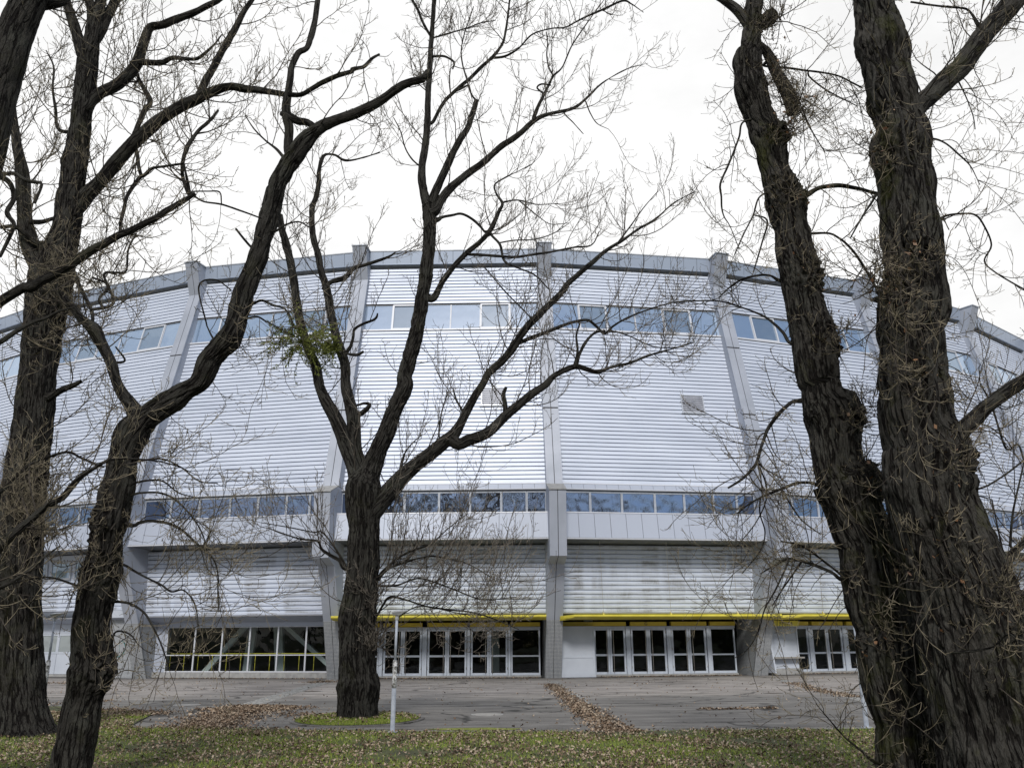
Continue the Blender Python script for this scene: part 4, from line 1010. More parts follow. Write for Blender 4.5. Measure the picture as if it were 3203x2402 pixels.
# leaning dark trunk cut by the left edge
build_tree('bare_tree', 'dark trunk leaning in from the top left corner of the photo', 'tree', TG, 9.0,
 'd: -560,1000,220 -520,600,210 -420,200,205 | a: -330,1500,200 -240,1200,200 -150,900,198 -85,700,196 -45,520,195 -10,380,192 30,250,185 75,120,170 120,20,160 165,-60,140',
 [('a: 90,60,90 160,30,60 230,20,44 275,10,36 300,-30,30', .3), ('a: -130,1400,60 -60,1350,50 0,1305,46 60,1268,45 105,1242,45 130,1245,46 180,1215,43 230,1190,42 290,1155,41 340,1120,40 400,1080,38 450,1055,36 510,1020,36 560,1000,34 620,970,32 660,950,30 740,900,27 800,865,24 845,838,20', .12),
  ('a: 835,845,9 880,872,9 960,885,9 1040,912,9 1090,930,8 1130,945,7', .1, .5), ('a: 830,830,8 900,828,7 950,832,8 958,880,7', .0, .5),
  ('d: -200,900,60 -60,760,50 20,680,44 80,630,40 130,590,34 180,545,28 225,515,26 270,490,25 300,455,25 345,405,22 390,375,16 430,350,13 480,328,11 560,324,9 640,330,8 700,338,7 770,358,6 850,395,4', .05, 1.2),
  ('a: -60,1500,30 0,1480,24 60,1440,22 130,1400,18 200,1375,16 260,1345,12 320,1330,8', .1), ('d: -100,540,20 0,470,14 60,410,12 130,350,12 200,320,12 290,295,11 350,320,12 420,350,12 450,360,8', .2),
  ('a: -20,760,30 40,790,26 60,860,24 30,920,22 60,970,20 40,1030,18 0,1110,16', -.2), ('a: 0,760,20 60,750,18 110,780,20 160,790,18 180,800,14 150,880,12', .1),
  ('d: -60,900,18 0,880,16 60,850,14 130,800,12 200,740,10 260,700,7', .3, 1.3)],
 dict(seed=9, n=130, ds=.03, amp=.016, lump=.0, density=5, len=1.4, r=.008, rm=.0032, up=.12, droop=.2, c1=8, c2=3, trunkd=.3, tm=('twigd', 'twigy', 'twigd'), topext=1.2))
# bent second tree
build_tree('bare_tree', 'bent knobbly trunk, second from the left, forking low and arching up to the right', 'tree', TG, 10.6,
 'd: 300,1700,150 306,1640,150 318,1560,150 335,1480,148 350,1400,152 368,1330,150 392,1250,176 398,1190,158 395,1100,146 400,1020,142 408,950,140 420,880,146 436,810,150 448,750,128 460,670,128 475,600,138 488,540,130 500,480,136 515,400,122 530,330,122 552,270,134 580,205,140 625,155,120 680,110,104 740,70,98 800,30,92 860,-10,88 | a: 905,1560,96 950,1510,104 992,1460,106 1020,1400,100 1040,1330,94 1056,1260,88 1085,1190,90 1112,1120,92 1135,1050,90 1152,985,88 1172,910,85 1192,845,84 1218,770,82 1250,710,80 1290,655,82 1330,605,80 1365,565,72',
 [('d: 600,160,90 575,110,70 552,75,60 530,45,52 505,0,46 | a: 480,1570,50 455,1520,48 430,1470,56 410,1430,60 380,1400,44 350,1375,36 318,1335,30 290,1305,26 265,1270,22 240,1235,15', .1),
  ('a: 1350,575,66 1400,542,60 1450,522,55 1521,500,52 | b: 180,480,50 240,450,46 280,425,45 320,395,44 360,370,42 400,355,40 440,345,37 466,322,38 470,310,30', .05),
  ('a: 1262,700,56 1248,640,46 1250,560,44 1242,510,50 1238,460,44 1245,410,38 1256,340,32 1262,290,30 1290,230,30 1325,210,30 1345,160,30 1362,90,30 1375,0,28 1385,-40,24', .15),
  ('a: 1370,560,40 1330,530,36 1290,525,38 1250,505,46 1215,490,26', .1, .4), ('a: 1300,410,26 1340,390,26 1400,355,26 1470,325,24 1521,310,22 | b: 140,300,20 190,290,18 225,255,16 258,236,12', .25),
  ('a: 1240,700,20 1200,650,14 1150,610,9 1100,560,7 1060,500,5', .2), ('d: 570,612,17 600,600,15 640,592,13 690,595,12 740,608,12 790,635,11 850,690,10 900,732,9 930,775,8 942,840,7 940,900,6 945,980,5', -.2, 2.0),
  ('d: 530,780,11 575,805,10 620,830,9 670,855,9 700,870,9 740,897,8 790,890,7 830,930,6 850,990,5 855,1050,4', -.25, 2.2), ('d: 490,940,13 530,942,11 570,952,10 620,985,9 650,1030,8 690,1110,7 715,1180,6 730,1225,4', -.3, 2.4),
  ('d: 560,480,11 600,472,9 680,470,9 740,490,8 800,540,7 860,620,6 900,720,4', -.15, 2.0), ('d: 560,440,10 620,420,9 700,420,8 770,470,6 840,490,4', -.2, 1.6), ('d: 600,330,10 700,325,9 780,360,7 860,420,6 940,430,4', .1, 1.3),
  ('d: 360,880,10 300,860,10 240,840,9 180,835,8 100,850,8 20,870,6', -.1, 1.5), ('a: 1105,1090,10 1060,1040,11 1020,990,10', .0, .2), ('a: 950,1490,12 920,1460,10 895,1410,7', .0, .4),
  ('a: 1080,1320,14 1130,1300,12 1180,1320,11 1230,1335,9 1260,1380,7 1265,1440,4', -.1, 1.3), ('a: 1050,1380,10 1110,1370,9 1150,1390,8 1190,1410,6 1240,1440,4', -.15, 1.3), ('a: 1190,1000,12 1230,975,10 1290,960,8 1340,985,5', -.1),
  ('d: 470,1130,11 500,1070,8 560,1080,6 600,1130,4', -.3, 1.5), ('a: 860,1240,8 930,1210,8 1000,1255,6', .1, .6), ('a: 540,1560,10 500,1500,8', .1)],
 dict(seed=21, n=170, ds=.02, amp=.018, lump=.045, knob=.16, density=4.0, len=1.5, r=.008, rm=.0034, up=.15, droop=.35, c1=8, c2=3, trunkd=.7, minz=.7, trunklen=.55, tufts=[(300, 1790, .12, 50, 1), (320, 2110, .12, 30, 1), (300, 1640, .12, 40, 1)], tm=('twigd', 'twigy', 'twigd')))
# middle tree
mid, mdone = build_tree('bare_tree', 'middle tree in the grass island with straight trunk and spreading limbs', 'tree', TG, 19.0,
 'e: 162,1446,168 164,1400,156 170,1300,172 165,1240,150 158,1150,142 160,1060,146 166,1000,152 176,920,142 182,850,134 188,780,130 190,700,130 192,640,128 190,560,142 190,500,156 192,440,150 215,380,100 240,320,84 270,250,76 300,170,71 335,90,70 370,10,70 | b: 368,1630,66 388,1560,66 410,1480,66 428,1390,62 440,1310,58 450,1240,56 460,1180,60 468,1110,58 473,1040,58 476,960,60 468,890,62',
 [('e: 168,430,80 150,370,64 125,300,64 110,255,66 95,210,65 75,165,62 50,115,56 20,60,50 0,10,44 | a: 1365,1580,44 1335,1510,42 1308,1430,41 1290,1350,40 1278,1270,38 1268,1200,38 1255,1130,36 1240,1070,36 1232,1030,36 1218,985,30 1212,930,26', .1),
  ('e: 170,360,62 155,290,60 148,220,60 145,150,60 130,80,52 112,10,46 | b: 110,1585,45 95,1530,44 80,1480,40 60,1410,38 45,1340,38 36,1280,38 22,1220,34 5,1170,30 | a: 1375,1100,32 1358,1040,30 1350,980,28 1350,900,26 1368,850,25 1378,790,23 1380,740,21 1392,690,18 1410,668,15 1450,672,12 | b: 110,695,10 180,685,9 260,660,6', .2),
  ('b: 22,1245,32 45,1222,22 75,1212,26 110,1200,24 150,1160,20 190,1148,16 240,1132,14 300,1110,10 330,1090,7', .1),
  ('b: 105,1535,18 130,1505,15 145,1460,14 150,1425,12 185,1402,12 230,1385,12 247,1370,10 250,1355,7', -.3, .6), ('b: 120,1530,12 160,1535,14 190,1520,12', -.2, .5),
  ('b: 462,880,46 448,820,42 441,760,38 445,700,37 455,640,36 462,580,34 466,520,34 468,430,30 473,350,28 478,260,27 482,180,26 490,80,24 495,0,24 500,-60,22', .1), ('b: 482,160,14 460,125,14 440,85,14 425,45,14 400,0,14 380,-50,12', -.2),
  ('b: 488,530,18 510,490,18 540,440,18 590,390,18 650,340,18 700,290,18 750,245,16 790,190,14 805,130,12 815,60,11 822,0,10 830,-40,8', .25), ('b: 740,252,14 800,245,12 860,210,9 920,150,8 1000,125,7 1060,120,8 1110,95,9 1150,75,10 1230,40,11 1310,5,12 1350,20,7 1400,55,5', .1),
  ('b: 482,880,48 505,820,42 530,765,38 560,700,36 580,655,34 610,600,32 640,555,28 655,510,28 670,465,28 678,435,26', .0, .8), ('b: 670,430,9 650,395,8 635,340,8 618,280,8 612,220,7 625,150,6 645,90,6 665,30,5', .1),
  ('b: 498,915,48 525,865,43 560,820,40 600,785,37 650,745,35 700,710,33 750,665,31 790,630,30 830,605,30 870,575,27 920,528,25 960,505,20 1010,490,18 1080,475,16 1120,455,14 1160,420,12 1210,370,8 1270,330,6 1340,295,5 1420,275,3', .2),
  ('b: 925,510,18 945,460,17 965,420,16 990,370,14 1010,330,11 1050,290,8 1090,200,7 1150,110,6 1230,0,4', .35), ('b: 1008,325,9 990,290,8 982,240,7 985,190,6 980,140,4', .1), ('b: 960,400,10 940,380,9 960,365,9 1000,370,8', .0, .4), ('b: 1060,495,7 1095,530,6 1140,580,4', -.3), ('b: 1150,440,7 1170,490,6 1200,535,5 1250,560,3', .2),
  ('e: 200,575,110 240,530,96 275,495,86 330,430,76 370,390,68 400,362,64 440,330,60 490,292,60 540,250,60 575,225,56 605,178,42 640,110,38 672,50,35 705,0,33 | b: 730,1615,35 780,1570,35 830,1512,37 860,1465,34 900,1410,33 960,1350,31 1000,1310,29 1040,1272,28 1070,1230,26 1110,1195,25 1160,1150,24 1180,1135,22 1230,1090,18 1310,1040,15 1380,990,12 1450,950,10 1530,880,7 1620,830,4', .12),
  ('b: 1290,1050,9 1320,1010,8 1350,970,7 1400,900,5 1460,830,3', .3), ('b: 838,1492,24 880,1475,20 930,1455,18 980,1437,18 1060,1405,15 1110,1390,14 1160,1385,14 1195,1410,13 1232,1442,12 1270,1410,10 1340,1370,8 1450,1330,7 1550,1305,6 1659,1300,5', .15, 1.3), ('b: 1255,1430,8 1300,1440,7 1350,1458,6 1450,1500,5 1580,1500,4', -.1, 1.3),
  ('b: 925,1390,8 880,1340,7 810,1270,7 750,1200,6 700,1140,5', .3), ('e: 570,240,60 600,262,52 640,245,52 690,228,50 740,200,46 800,140,43 860,90,39 920,42,36 975,5,31 | b: 1010,1628,27 1060,1600,26 1110,1585,25 1150,1595,22 1200,1610,18 1230,1600,15 1270,1585,14 1340,1570,12 1430,1535,10 1520,1510,7 1620,1480,4', .05, 1.2),
  ('b: 1110,1590,18 1120,1540,15 1150,1480,14 1190,1440,12 1235,1430,9', .2), ('b: 1100,1580,12 1115,1520,11 1110,1450,10 1125,1400,8', .0), ('e: 800,135,22 800,90,21 793,50,19 805,15,14', -.2, .6), ('e: 600,160,12 615,120,10 590,70,9 575,20,7', .3),
  ('b: 490,1290,34 530,1220,26 570,1165,25 600,1130,25 640,1090,26 690,1050,23 735,1000,23 760,950,21 775,915,18 790,880,15 765,840,10 757,800,8 800,770,7 850,745,5 920,710,3', .1), ('b: 790,877,10 830,868,8 870,868,7 940,885,5 1030,880,3', .2), ('b: 860,866,7 900,900,6 950,940,5 1000,970,4 1080,965,3', -.2), ('b: 645,1100,15 700,1103,14 770,1108,14 850,1112,13 930,1100,12 1000,1090,10 1100,1070,8 1175,1060,7 1210,1000,4', -.1, 1.3),
  ('b: 512,950,24 530,940,15 570,932,13 610,925,12 650,942,12 690,975,12 715,1005,10', -.1, .6), ('b: 745,1020,12 780,1060,12 800,1130,12 860,1160,8 930,1190,8 990,1250,6', -.3), ('b: 780,1050,7 840,1040,7 930,1035,6 1010,1010,5 1080,965,3', .1),
  ('b: 440,725,9 400,690,8 370,640,7 350,570,6 320,510,4', .3), ('b: 490,165,9 560,145,8 640,122,7 700,100,6 760,90,4', .1), ('b: 490,245,12 540,245,12 580,270,12 575,300,9', -.2, .4), ('b: 600,390,12 640,370,10', .2, .3),
  ('e: 245,845,24 270,812,14 300,785,12 340,750,10 400,720,9 480,690,7 560,620,5 640,560,3', .1, 2.2), ('e: 240,855,18 300,795,10 370,770,9 440,750,7 500,745,7 620,770,6 700,810,4 760,850,3', -.2, 2.4), ('e: 235,1010,10 270,960,10 305,920,10 380,935,7 460,960,7 560,975,7 650,985,6 740,1010,5 860,1060,3', -.15, 2.4),
  ('e: 230,1100,12 260,1060,9 300,1050,7 350,1000,6 440,960,5 600,990,4 700,1000,3', .2, 2.0), ('e: 112,795,24 85,762,16 50,742,14 10,715,12 | d: 1370,680,10 1300,670,8 1230,650,6 1150,620,4', -.1, 2.0), ('e: 110,780,12 60,700,8 10,640,7 | d: 1350,640,6 1250,620,5 1130,600,3', .15, 1.8), ('e: 235,870,12 330,870,8 430,840,7 560,880,6 700,930,5 850,920,3', -.3, 2.0),
  ('e: 355,410,18 350,350,10 380,280,7 440,220,4', .3, 1.0), ('e: 520,270,9 515,200,8 530,110,6 560,20,4', .2, .8), ('e: 175,130,26 200,112,22 215,90,16 190,85,12 160,95,8', -.2, .3)],
 dict(seed=33, n=180, ds=.03, amp=.034, lump=.03, density=3.4, len=2.3, r=.012, rm=.0052, up=.17, c1=9, c2=3, trunkd=.45, minz=2.2, trunklen=.6, flare=.05, tufts=[(1180, 2010, .10, 60, 1), (1180, 1870, .12, 40, 1)], tm=('twigd', 'twig', 'twigd')))
# leaning mossy trunk on the right
build_tree('bare_tree', 'mossy burred trunk leaning left beside the rightmost trunk, broken shaggy stub near its top', 'tree', TG, 8.7,
 'f: 1085,1730,345 1070,1659,332 1050,1560,316 1030,1450,302 990,1330,300 962,1220,298 950,1130,292 935,1060,270 900,960,276 885,880,284 868,800,288 856,740,270 848,690,266 815,620,256 785,550,246 765,480,282 752,420,290 722,370,224 708,300,210 700,230,218 694,160,246 680,110,252 655,50,206 645,0,192 | c: 635,1659,205 622,1580,205 612,1500,212 602,1440,210 580,1370,180 562,1290,172 560,1220,190 550,1150,186 530,1080,172 516,1000,166 502,940,182 490,880,196 470,820,176 448,760,146 432,700,148 420,640,150 412,590,170 386,530,142 362,460,156 340,390,162 330,320,138 328,260,146 342,200,112 345,130,92 348,60,80 358,0,80',
 [('c: 340,120,60 310,80,52 280,45,52 250,20,50 215,-5,48 180,-30,44', .1, .6), ('c: 380,200,44 405,225,50 430,265,54 450,310,60 475,360,66 500,410,74 515,455,70 512,490,50', -.1, 3.0), ('c: 375,110,60 410,90,84 425,75,84 440,60,60', .0, 2.5),
  ('c: 560,850,40 590,838,28 640,812,21 720,803,20 800,815,20 850,828,20 895,842,22', -.15, .6), ('c: 305,530,9 290,590,10 268,650,10 240,720,10 208,795,10 212,850,9 214,900,8 225,940,7 250,980,5 290,1080,3', -.1, 1.4),
  ('c: 610,1010,12 680,1010,11 720,1030,12 750,1052,12 785,1090,12 820,1140,12 850,1190,13 890,1260,14', -.1, 1.0), ('c: 515,1485,16 480,1440,14 440,1400,12 390,1365,10 300,1330,8 200,1302,7 100,1302,6 0,1310,5', .25, 1.2), ('c: 470,1215,20 430,1195,12 390,1190,11 330,1200,10 280,1220,9 240,1250,8 200,1290,4', .1, 1.6),
  ('f: 560,72,24 520,78,17 490,100,16 460,130,16 432,165,16 410,200,16 395,240,15 380,285,15 362,345,14 330,385,12 290,420,11 240,450,9', .05, 1.4), ('f: 372,345,9 400,370,8 440,390,7 500,430,5', -.2, 1.4), ('f: 650,440,22 600,428,14 540,428,13 480,450,12 430,470,11 380,492,10 330,520,8 280,560,6', .05, 1.8),
  ('f: 380,490,8 378,560,7 400,640,6 380,720,5 300,820,3', -.1, 1.8), ('f: 470,455,8 510,520,7 560,590,6 640,650,4', -.15, 1.6), ('f: 370,350,8 400,420,7 405,500,6 360,600,5 280,700,3', .1, 1.8), ('f: 740,845,18 690,815,13 620,785,12 560,765,11 500,755,9 430,790,8 380,820,5', .0, 1.4),
  ('f: 735,830,12 660,770,10 560,700,8 470,680,6', -.2, 1.3), ('f: 500,770,8 450,880,7 400,970,6 380,1040,5 350,1110,5 310,1160,4 270,1182,3', -.1, 1.0), ('f: 560,765,8 480,880,6 430,960,4', .1, 1.2), ('c: 380,850,9 350,930,8 310,1010,7 270,1100,5', -.1, 1.2), ('c: 410,955,9 385,1060,8 350,1180,6', .0, 1.2),
  ('c: 395,285,12 500,295,12 570,305,11 650,315,10 720,330,10 780,360,10 820,380,9', -.1, 1.8), ('c: 590,330,9 650,380,8 720,420,7 800,460,5', .1, 1.5), ('c: 540,430,8 600,560,6 660,660,4', -.1, 1.6),
  ('f: 1140,1310,10 1080,1280,8 1020,1230,7 940,1180,5 860,1130,4', -.9, .6), ('f: 900,1640,12 800,1570,9 740,1520,7 670,1440,5 620,1380,3', -.5, 1.0)],
 dict(ws=.94, seed=41, n=230, ds=.018, amp=.026, lump=.03, density=5.5, len=1.15, r=.006, rm=.0025, up=.14, droop=.5, c1=8, c2=3, trunkd=.9, minz=.5, trunklen=.55, mat='barkmoss', knob=.2, tuftd=.22, dead=16, bud=.008, flare=.1,
      tufts=[(2420, 70, .08, 60, 1), (2480, 330, .10, 120, 1), (2450, 230, .08, 50, 1), (2460, 410, .08, 60, 1), (2480, 600, .08, 60, 1), (2540, 860, .08, 60, 1), (2600, 1060, .08, 70, 1), (2680, 1300, .1, 60, 1), (2730, 1500, .1, 90, 1), (2780, 1740, .1, 90, 1), (2780, 1980, .1, 80, 1), (2900, 2350, .12, 90, 1)], tm=('twigd', 'twigy', 'twigd'), topext=1.6))
# rightmost thick trunk
build_tree('bare_tree', 'thickest rightmost furrowed trunk in the foreground covered in lichen and fine sprouts', 'tree', TG, 7.7,
 'f: 1470,1740,540 1440,1659,520 1420,1580,500 1400,1500,490 1375,1400,484 1350,1300,480 1330,1200,475 1310,1100,470 1290,1020,455 1268,950,440 1245,880,425 1228,820,420 1210,770,412 1190,720,402 1168,660,392 1148,600,388 1132,550,378 1118,500,370 1108,450,378 1100,400,362 1098,340,372 1095,280,350 1070,220,322 1052,160,320 1046,100,318 1046,40,312 | c: 1040,1640,310 1038,1580,300 1035,1500,284 1024,1420,292 1040,1340,312 1050,1270,292 1046,1200,280 1040,1100,262 1030,1010,272 1030,940,276 1020,870,262 1014,800,252 1000,720,256 992,640,276 996,580,262 980,500,250 955,440,250 935,370,244 920,300,242 914,220,262 900,150,242 884,80,212 868,0,196',
 [('c: 1010,520,120 1060,460,104 1110,420,98 1160,372,104 1200,335,100 1250,290,104 1290,230,100 1330,170,98 1365,130,98 1400,90,98 1440,50,110 1480,5,106 1521,-40,100', .25, 1.6), ('f: 1130,330,130 1180,268,100 1215,235,78 1260,190,72 1310,145,70 1350,105,70 1400,68,68 1450,30,66 1518,-15,62 1600,-60,60', .1, 1.0),
  ('f: 1330,900,140 1390,830,84 1420,795,60 1445,765,46 1475,725,36 1510,695,30 1570,670,26', .1, 1.2), ('f: 1300,660,30 1340,655,22', .1, .5), ('c: 1320,105,22 1300,70,14 1270,40,12 1200,32,11 1130,25,11 1030,10,10', .1, 1.2), ('c: 1140,960,18 1180,935,12 1240,925,10 1310,930,9 1350,980,8 1380,1060,8 1350,1130,9 1400,1180,8 1500,1240,7 1560,1270,5', -.1, 1.6),
  ('c: 1120,600,12 1180,620,9 1240,670,8 1290,720,6 1330,800,4', -.1, 1.3), ('c: 1160,960,9 1175,1060,8 1180,1160,7 1190,1220,5', -.2, 1.0), ('c: 1230,340,9 1270,420,7 1300,500,6 1310,560,4', -.1, 1.2), ('c: 830,220,16 875,300,14 870,380,13 875,470,10', -.8, .7), ('c: 860,260,14 910,310,14 960,420,14 990,500,15 1000,580,15 1015,650,13 1030,700,9 1080,720,6', -.6, .5),
  ('c: 1040,500,10 1090,560,9 1070,640,7', -.8, .6), ('c: 925,1240,26 920,1300,24 925,1350,18', -.7, .6), ('c: 920,1240,12 980,1110,9 940,1000,7 900,940,5', -.6, .8), ('c: 1090,1370,12 1020,1350,12 960,1370,14 920,1420,12 900,1480,9', -.9, .5), ('c: 1090,1250,10 1150,1330,9 1080,1400,10 1000,1360,9', -.7, .6),
  ('c: 1120,1440,12 1115,1520,12 1130,1600,12 | f: 1140,0,13 1150,90,14 1160,160,15 1200,200,12', -.6, .5), ('c: 1130,1470,9 1145,1560,10 | f: 1120,40,10 1080,110,8 1060,60,6', -.5, .5), ('f: 1440,800,10 1430,740,9 1400,600,7 1380,500,5', .2, 1.8), ('f: 1460,700,12 1470,560,10 1500,420,8 1518,340,6', .1, 1.8), ('f: 1290,470,9 1360,440,9 1440,390,9 1518,330,9', .3, 1.4),
  ('f: 1440,790,9 1360,1050,8 1320,1240,6', -.4, .8), ('f: 1180,940,9 1170,860,8 1150,740,5', -.8, .8), ('f: 1210,1160,11 1370,1140,9 1450,1080,7 1500,1120,5', -1.1, .6), ('f: 1380,1410,13 1355,1380,12 1352,1280,11 1365,1200,8', -1.2, .6), ('f: 1385,1410,8 1440,1320,7 1470,1270,5', -1.2, .3), ('c: 890,840,14 860,880,12 820,940,10 770,1030,7', .1, 1.2), ('f: 1490,260,9 1440,280,9 1380,100,9 1330,0,7', .4, 1.5)],
 dict(ws=.95, seed=57, n=270, ds=.018, amp=.032, lump=.035, density=5.5, len=1.15, r=.0064, rm=.0025, up=.14, droop=.45, c1=8, c2=3, trunkd=.8, minz=.8, trunklen=.5, mat='barkmoss', knob=.14, tuftd=.4, dead=16, bud=.008, flare=.1,
      tufts=[(2740, 470, .08, 50, 1), (2740, 880, .1, 60, 1), (2790, 900, .15, 60, 1), (2850, 800, .2, 70, 1), (3000, 1430, .08, 60, 1), (3150, 1880, .12, 120, 1), (2950, 1700, .1, 30, 1), (3060, 1900, .12, 50, 1), (2870, 1180, .15, 60, 1)], tm=('twigd', 'twigy', 'twigd'), topext=1.4))

# cut stump scar on the middle tree and mistletoe
def mistletoe(x, y, Y, rx, n, label):
    c = at(x, y, Y); root = empty('mistletoe', tuple(c)); tag(root, label, 'mistletoe', 'mistletoe clumps in the middle tree')
    D = unit(RNG.normal(size=(90, 3)) * np.array([1.5, 1, .8])); P = grow(np.tile(c, (90, 1)), D, rx * RNG.uniform(.5, 1, 90), 5, -.08, .2)
    V, Fq = tubes(P, np.full(90, .007), np.full(90, .004)); keep(npmesh('stems', V, Fq, M['mistle']), root)
    O, D2, t = kids(P, n // 90, .3, 1, 1.0); m = len(O); A = unit(np.cross(D2, RNG.normal(size=(m, 3)))); l = RNG.uniform(.05, .10, m)[:, None]; wd = l * .2
    V = np.stack([O, O + D2 * l * .5 + A * wd, O + D2 * l, O + D2 * l * .5 - A * wd], 1).reshape(-1, 3)
    keep(npmesh('leaves', V, np.arange(4 * m).reshape(-1, 4), M['mistle']), root)
mistletoe(945, 1070, 18.8, 1.2, 2700, 'wide green mistletoe clump on the lower left limb of the middle tree')
mistletoe(1035, 1085, 19.2, .30, 630, 'small green mistletoe tuft on the second limb, right of the wide clump')

# bare wood across the park, seen only as reflections in the glass
O = np.column_stack([RNG.uniform(-75, 75, 260), RNG.uniform(-90, -40, 260), np.zeros(260)]); n0 = len(O)
H0 = RNG.uniform(17, 27, n0); Pw = grow(O, np.tile([0, 0, 1.0], (n0, 1)) + RNG.normal(0, .08, (n0, 3)), H0, 8, .1, .06); VV = []; FF = []; off = 0
def addw(P, a, b, sd_=5):
    global off
    V, Fq = tubes(P, a, b, sd_); VV.append(V); FF.append(Fq + off); off += len(V)
addw(Pw, RNG.uniform(.18, .4, n0), np.full(n0, .05), 7)
O1, D1, t1 = kids(Pw, 9, .25, .98, .75); L1 = H0.repeat(9) * (.55 - .35 * t1); P1 = grow(O1, D1, L1, 6, .12, .12); addw(P1, .09 * (1.2 - t1), np.full(len(O1), .02), 4)
O2, D2, t2 = kids(P1, 7, .2, 1, .8); P2 = grow(O2, D2, L1.repeat(7) * .4, 4, .1, .15); addw(P2, np.full(len(O2), .03), np.full(len(O2), .012), 3)
tag(npmesh('far_wood', np.vstack(VV), np.vstack(FF), M['twigd']), 'bare park wood reflected in the ribbon windows', 'wood', kind='stuff')
O = np.column_stack([RNG.uniform(-80, 80, 9000), RNG.uniform(-75, -60, 9000), RNG.uniform(0, 4.5, 9000)]); D_ = unit(RNG.normal(size=O.shape)); E_ = unit(np.cross(D_, RNG.normal(size=O.shape)))  # unseen hedge mass, added so the door glass reflects something dark
tag(npmesh('added_far_hedge', np.stack([O, O + D_ * .7, O + D_ * .7 + E_ * .7, O + E_ * .7], 1).reshape(-1, 3), np.arange(36000).reshape(-1, 4), M['mistle']), 'unseen hedge line added to darken the reflections in the door glass', 'hedge', kind='stuff')
# ================================================================== LAWN COVER AND LEAVES
def scatter_leaves(P, z, size, name, label, lift=.03):
    n = len(P); l = size * RNG.uniform(.6, 1.25, n); th = RNG.uniform(0, 2 * math.pi, n); ti = RNG.normal(0, .55, (n, 2))
    U = np.stack([np.cos(th), np.sin(th), ti[:, 0]], 1); U = unit(U); W = unit(np.stack([-np.sin(th), np.cos(th), ti[:, 1]], 1)); C = np.column_stack([P, z + RNG.uniform(0, lift, n)])
    cup = RNG.uniform(-.25, .45, n)[:, None] * l[:, None] * np.array([0, 0, 1.0])
    l = l[:, None]
    V = np.stack([C - U * l * .5, C - U * l * .1 + W * l * .36 + cup, C + U * l * .55, C - U * l * .1 - W * l * .36 + cup], 1)
    V[:, :, 2] = np.maximum(V[:, :, 2], .006)
    V = V.reshape(-1, 3); I = np.arange(n)[:, None] * 4
    Ft = np.concatenate([I + np.array([[0, 1, 2]]), I + np.array([[0, 2, 3]])], 0)
    Ft = np.stack([I + [0, 1, 2], I + [0, 2, 3]], 1).reshape(-1, 3)
    return tag(npmesh(name, V, Ft, M['leaf']), label, 'leaves', kind='stuff')
def pnoise(P, s, o=0): return np.array([mn.noise(Vector((p[0] * s + o, p[1] * s, o))) for p in P])
n = 120000; P = np.column_stack([RNG.uniform(-13, 13, n), RNG.uniform(8.5, 21, n)])
P = P[np.abs(P[:, 0]) < P[:, 1] * .72 + 1]; P = P[inpoly(P, lawnpoly)]
d = pnoise(P, .9, 3) + .5 * pnoise(P, 3, 7); P = P[RNG.random(len(P)) < np.clip(.62 + 1.1 * d, .12, 1)]
scatter_leaves(P, .035, .048, 'fallen_leaves', 'dry brown leaves scattered over the grass in the foreground')
def along(p0, p1, wd, n, sx=.0):
    a, b = np.array(p0), np.array(p1); t = RNG.random(n)[:, None]; dr = (b - a) / np.linalg.norm(b - a); nn_ = np.array([-dr[1], dr[0]])
    return a + (b - a) * t + nn_ * RNG.normal(0, wd, n)[:, None]
Q = [along(G(1722, 2140), G(1800, 2200), .16, 1500), along(G(1800, 2200), G(1930, 2290), .20, 2200),
     along(G(470, 2248), G(620, 2275), .35, 0), along(G(640, 2278), G(740, 2222), .42, 3000), along(G(730, 2225), G(860, 2208), .55, 3200), along(G(560, 2281), G(700, 2279), .2, 1200),
     along(G(980, 2136), G(1030, 2130), .3, 350), along(G(420, 2118), G(700, 2120), .35, 1400), along(G(700, 2110), G(1000, 2112), .2, 600),
     along(G(2480, 2136), G(2560, 2160), .18, 450), along(G(2560, 2160), G(2680, 2182), .18, 500), along(G(2180, 2220), G(2430, 2216), .06, 260), along(G(180, 2208), G(300, 2190), .4, 200), along(G(150, 2135), G(240, 2140), .3, 150),
     along(G(240, 2225), G(460, 2240), .5, 2200), along(G(1890, 2283), G(2000, 2291), .15, 300), along(G(830, 2240), G(1000, 2232), .4, 150)]
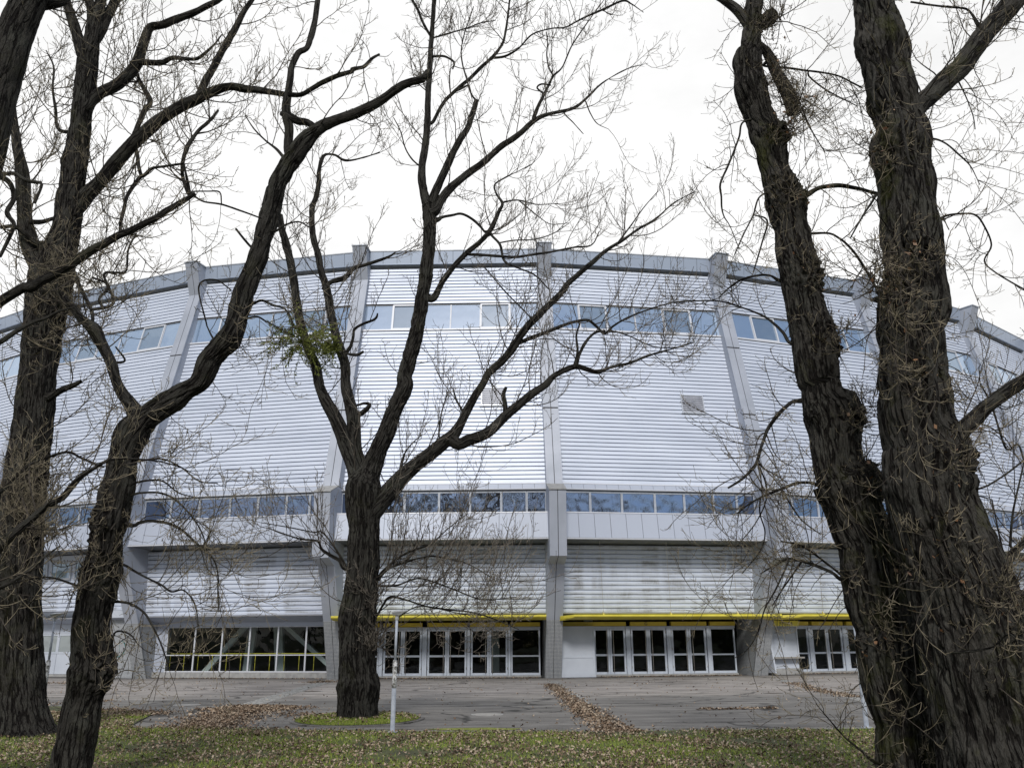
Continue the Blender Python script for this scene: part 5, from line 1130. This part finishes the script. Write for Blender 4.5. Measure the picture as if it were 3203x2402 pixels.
for k, s0, s1, n in ((2, -4, 4, 900), (3, -2.6, 3.8, 700), (4, -2.4, 4, 400), (1, -4, 4, 300)):
    s = RNG.uniform(s0, s1, n); r = 53.0 + RNG.exponential(.10, n); Q.append(np.array([BAY(k, a, b, 0)[:2] for a, b in zip(s, r)]))
n = 2600; sp_ = np.column_stack([RNG.uniform(-16, 14, n), RNG.uniform(15.5, 36, n)]); Q.append(sp_[(~inpoly(sp_, lawnpoly)) & (RNG.random(n) < .45)])
Q = np.vstack(Q)
scatter_leaves(Q, .012, .07, 'leaf_drift', 'brown leaves drifted along the drains and wall foot on the asphalt', .02)
ai = RNG.random(900) * 2 * math.pi; ri = np.sqrt(RNG.random(900)) * 1.1; ip_ = np.column_stack([ic[0] + 1.2 * ri * np.cos(ai), ic[1] + 1.3 * ri * np.sin(ai)])
ip_ = ip_[(ip_[:, 1] > ic[1] - .6) | (RNG.random(900) < .3)]
scatter_leaves(ip_, .045, .065, 'island_leaves', 'a few brown leaves lying in the grass ring round the middle tree')
def blades(P, h, name, label, z=.02):
    n = len(P); th = RNG.uniform(0, 2 * math.pi, n); C = np.column_stack([P, np.full(n, z)]); U = np.stack([np.cos(th), np.sin(th), 0 * th], 1); hh = (h * RNG.uniform(.5, 1.3, n))[:, None]
    ln = np.column_stack([RNG.normal(0, .5, (n, 2)), np.ones(n)])
    V = np.stack([C - U * .005, C + U * .005, C + unit(ln) * hh], 1).reshape(-1, 3)
    return tag(npmesh(name, V, np.arange(3 * n).reshape(-1, 3), M['grass']), label, 'grass', kind='stuff')
n = 330000; P = np.column_stack([RNG.uniform(-13, 13, n), RNG.uniform(9.0, 21, n)]); P = P[np.abs(P[:, 0]) < P[:, 1] * .70 + .5]; P = P[inpoly(P, lawnpoly)]
q = .55 + .9 * np.array([mn.noise(Vector((a * .8 + 5, b * .8, 1))) for a, b in P]); P = P[RNG.random(len(P)) < q]
blades(P, .05, 'grass', 'short green grass of the foreground lawn')
n = 16000; a = RNG.random(n) * 2 * math.pi; r = np.sqrt(RNG.random(n)); P = np.column_stack([ic[0] + 1.25 * r * np.cos(a), ic[1] + 1.42 * r * np.sin(a)])
blades(P, .05, 'island_grass', 'bright grass ring round the foot of the middle tree', .03)
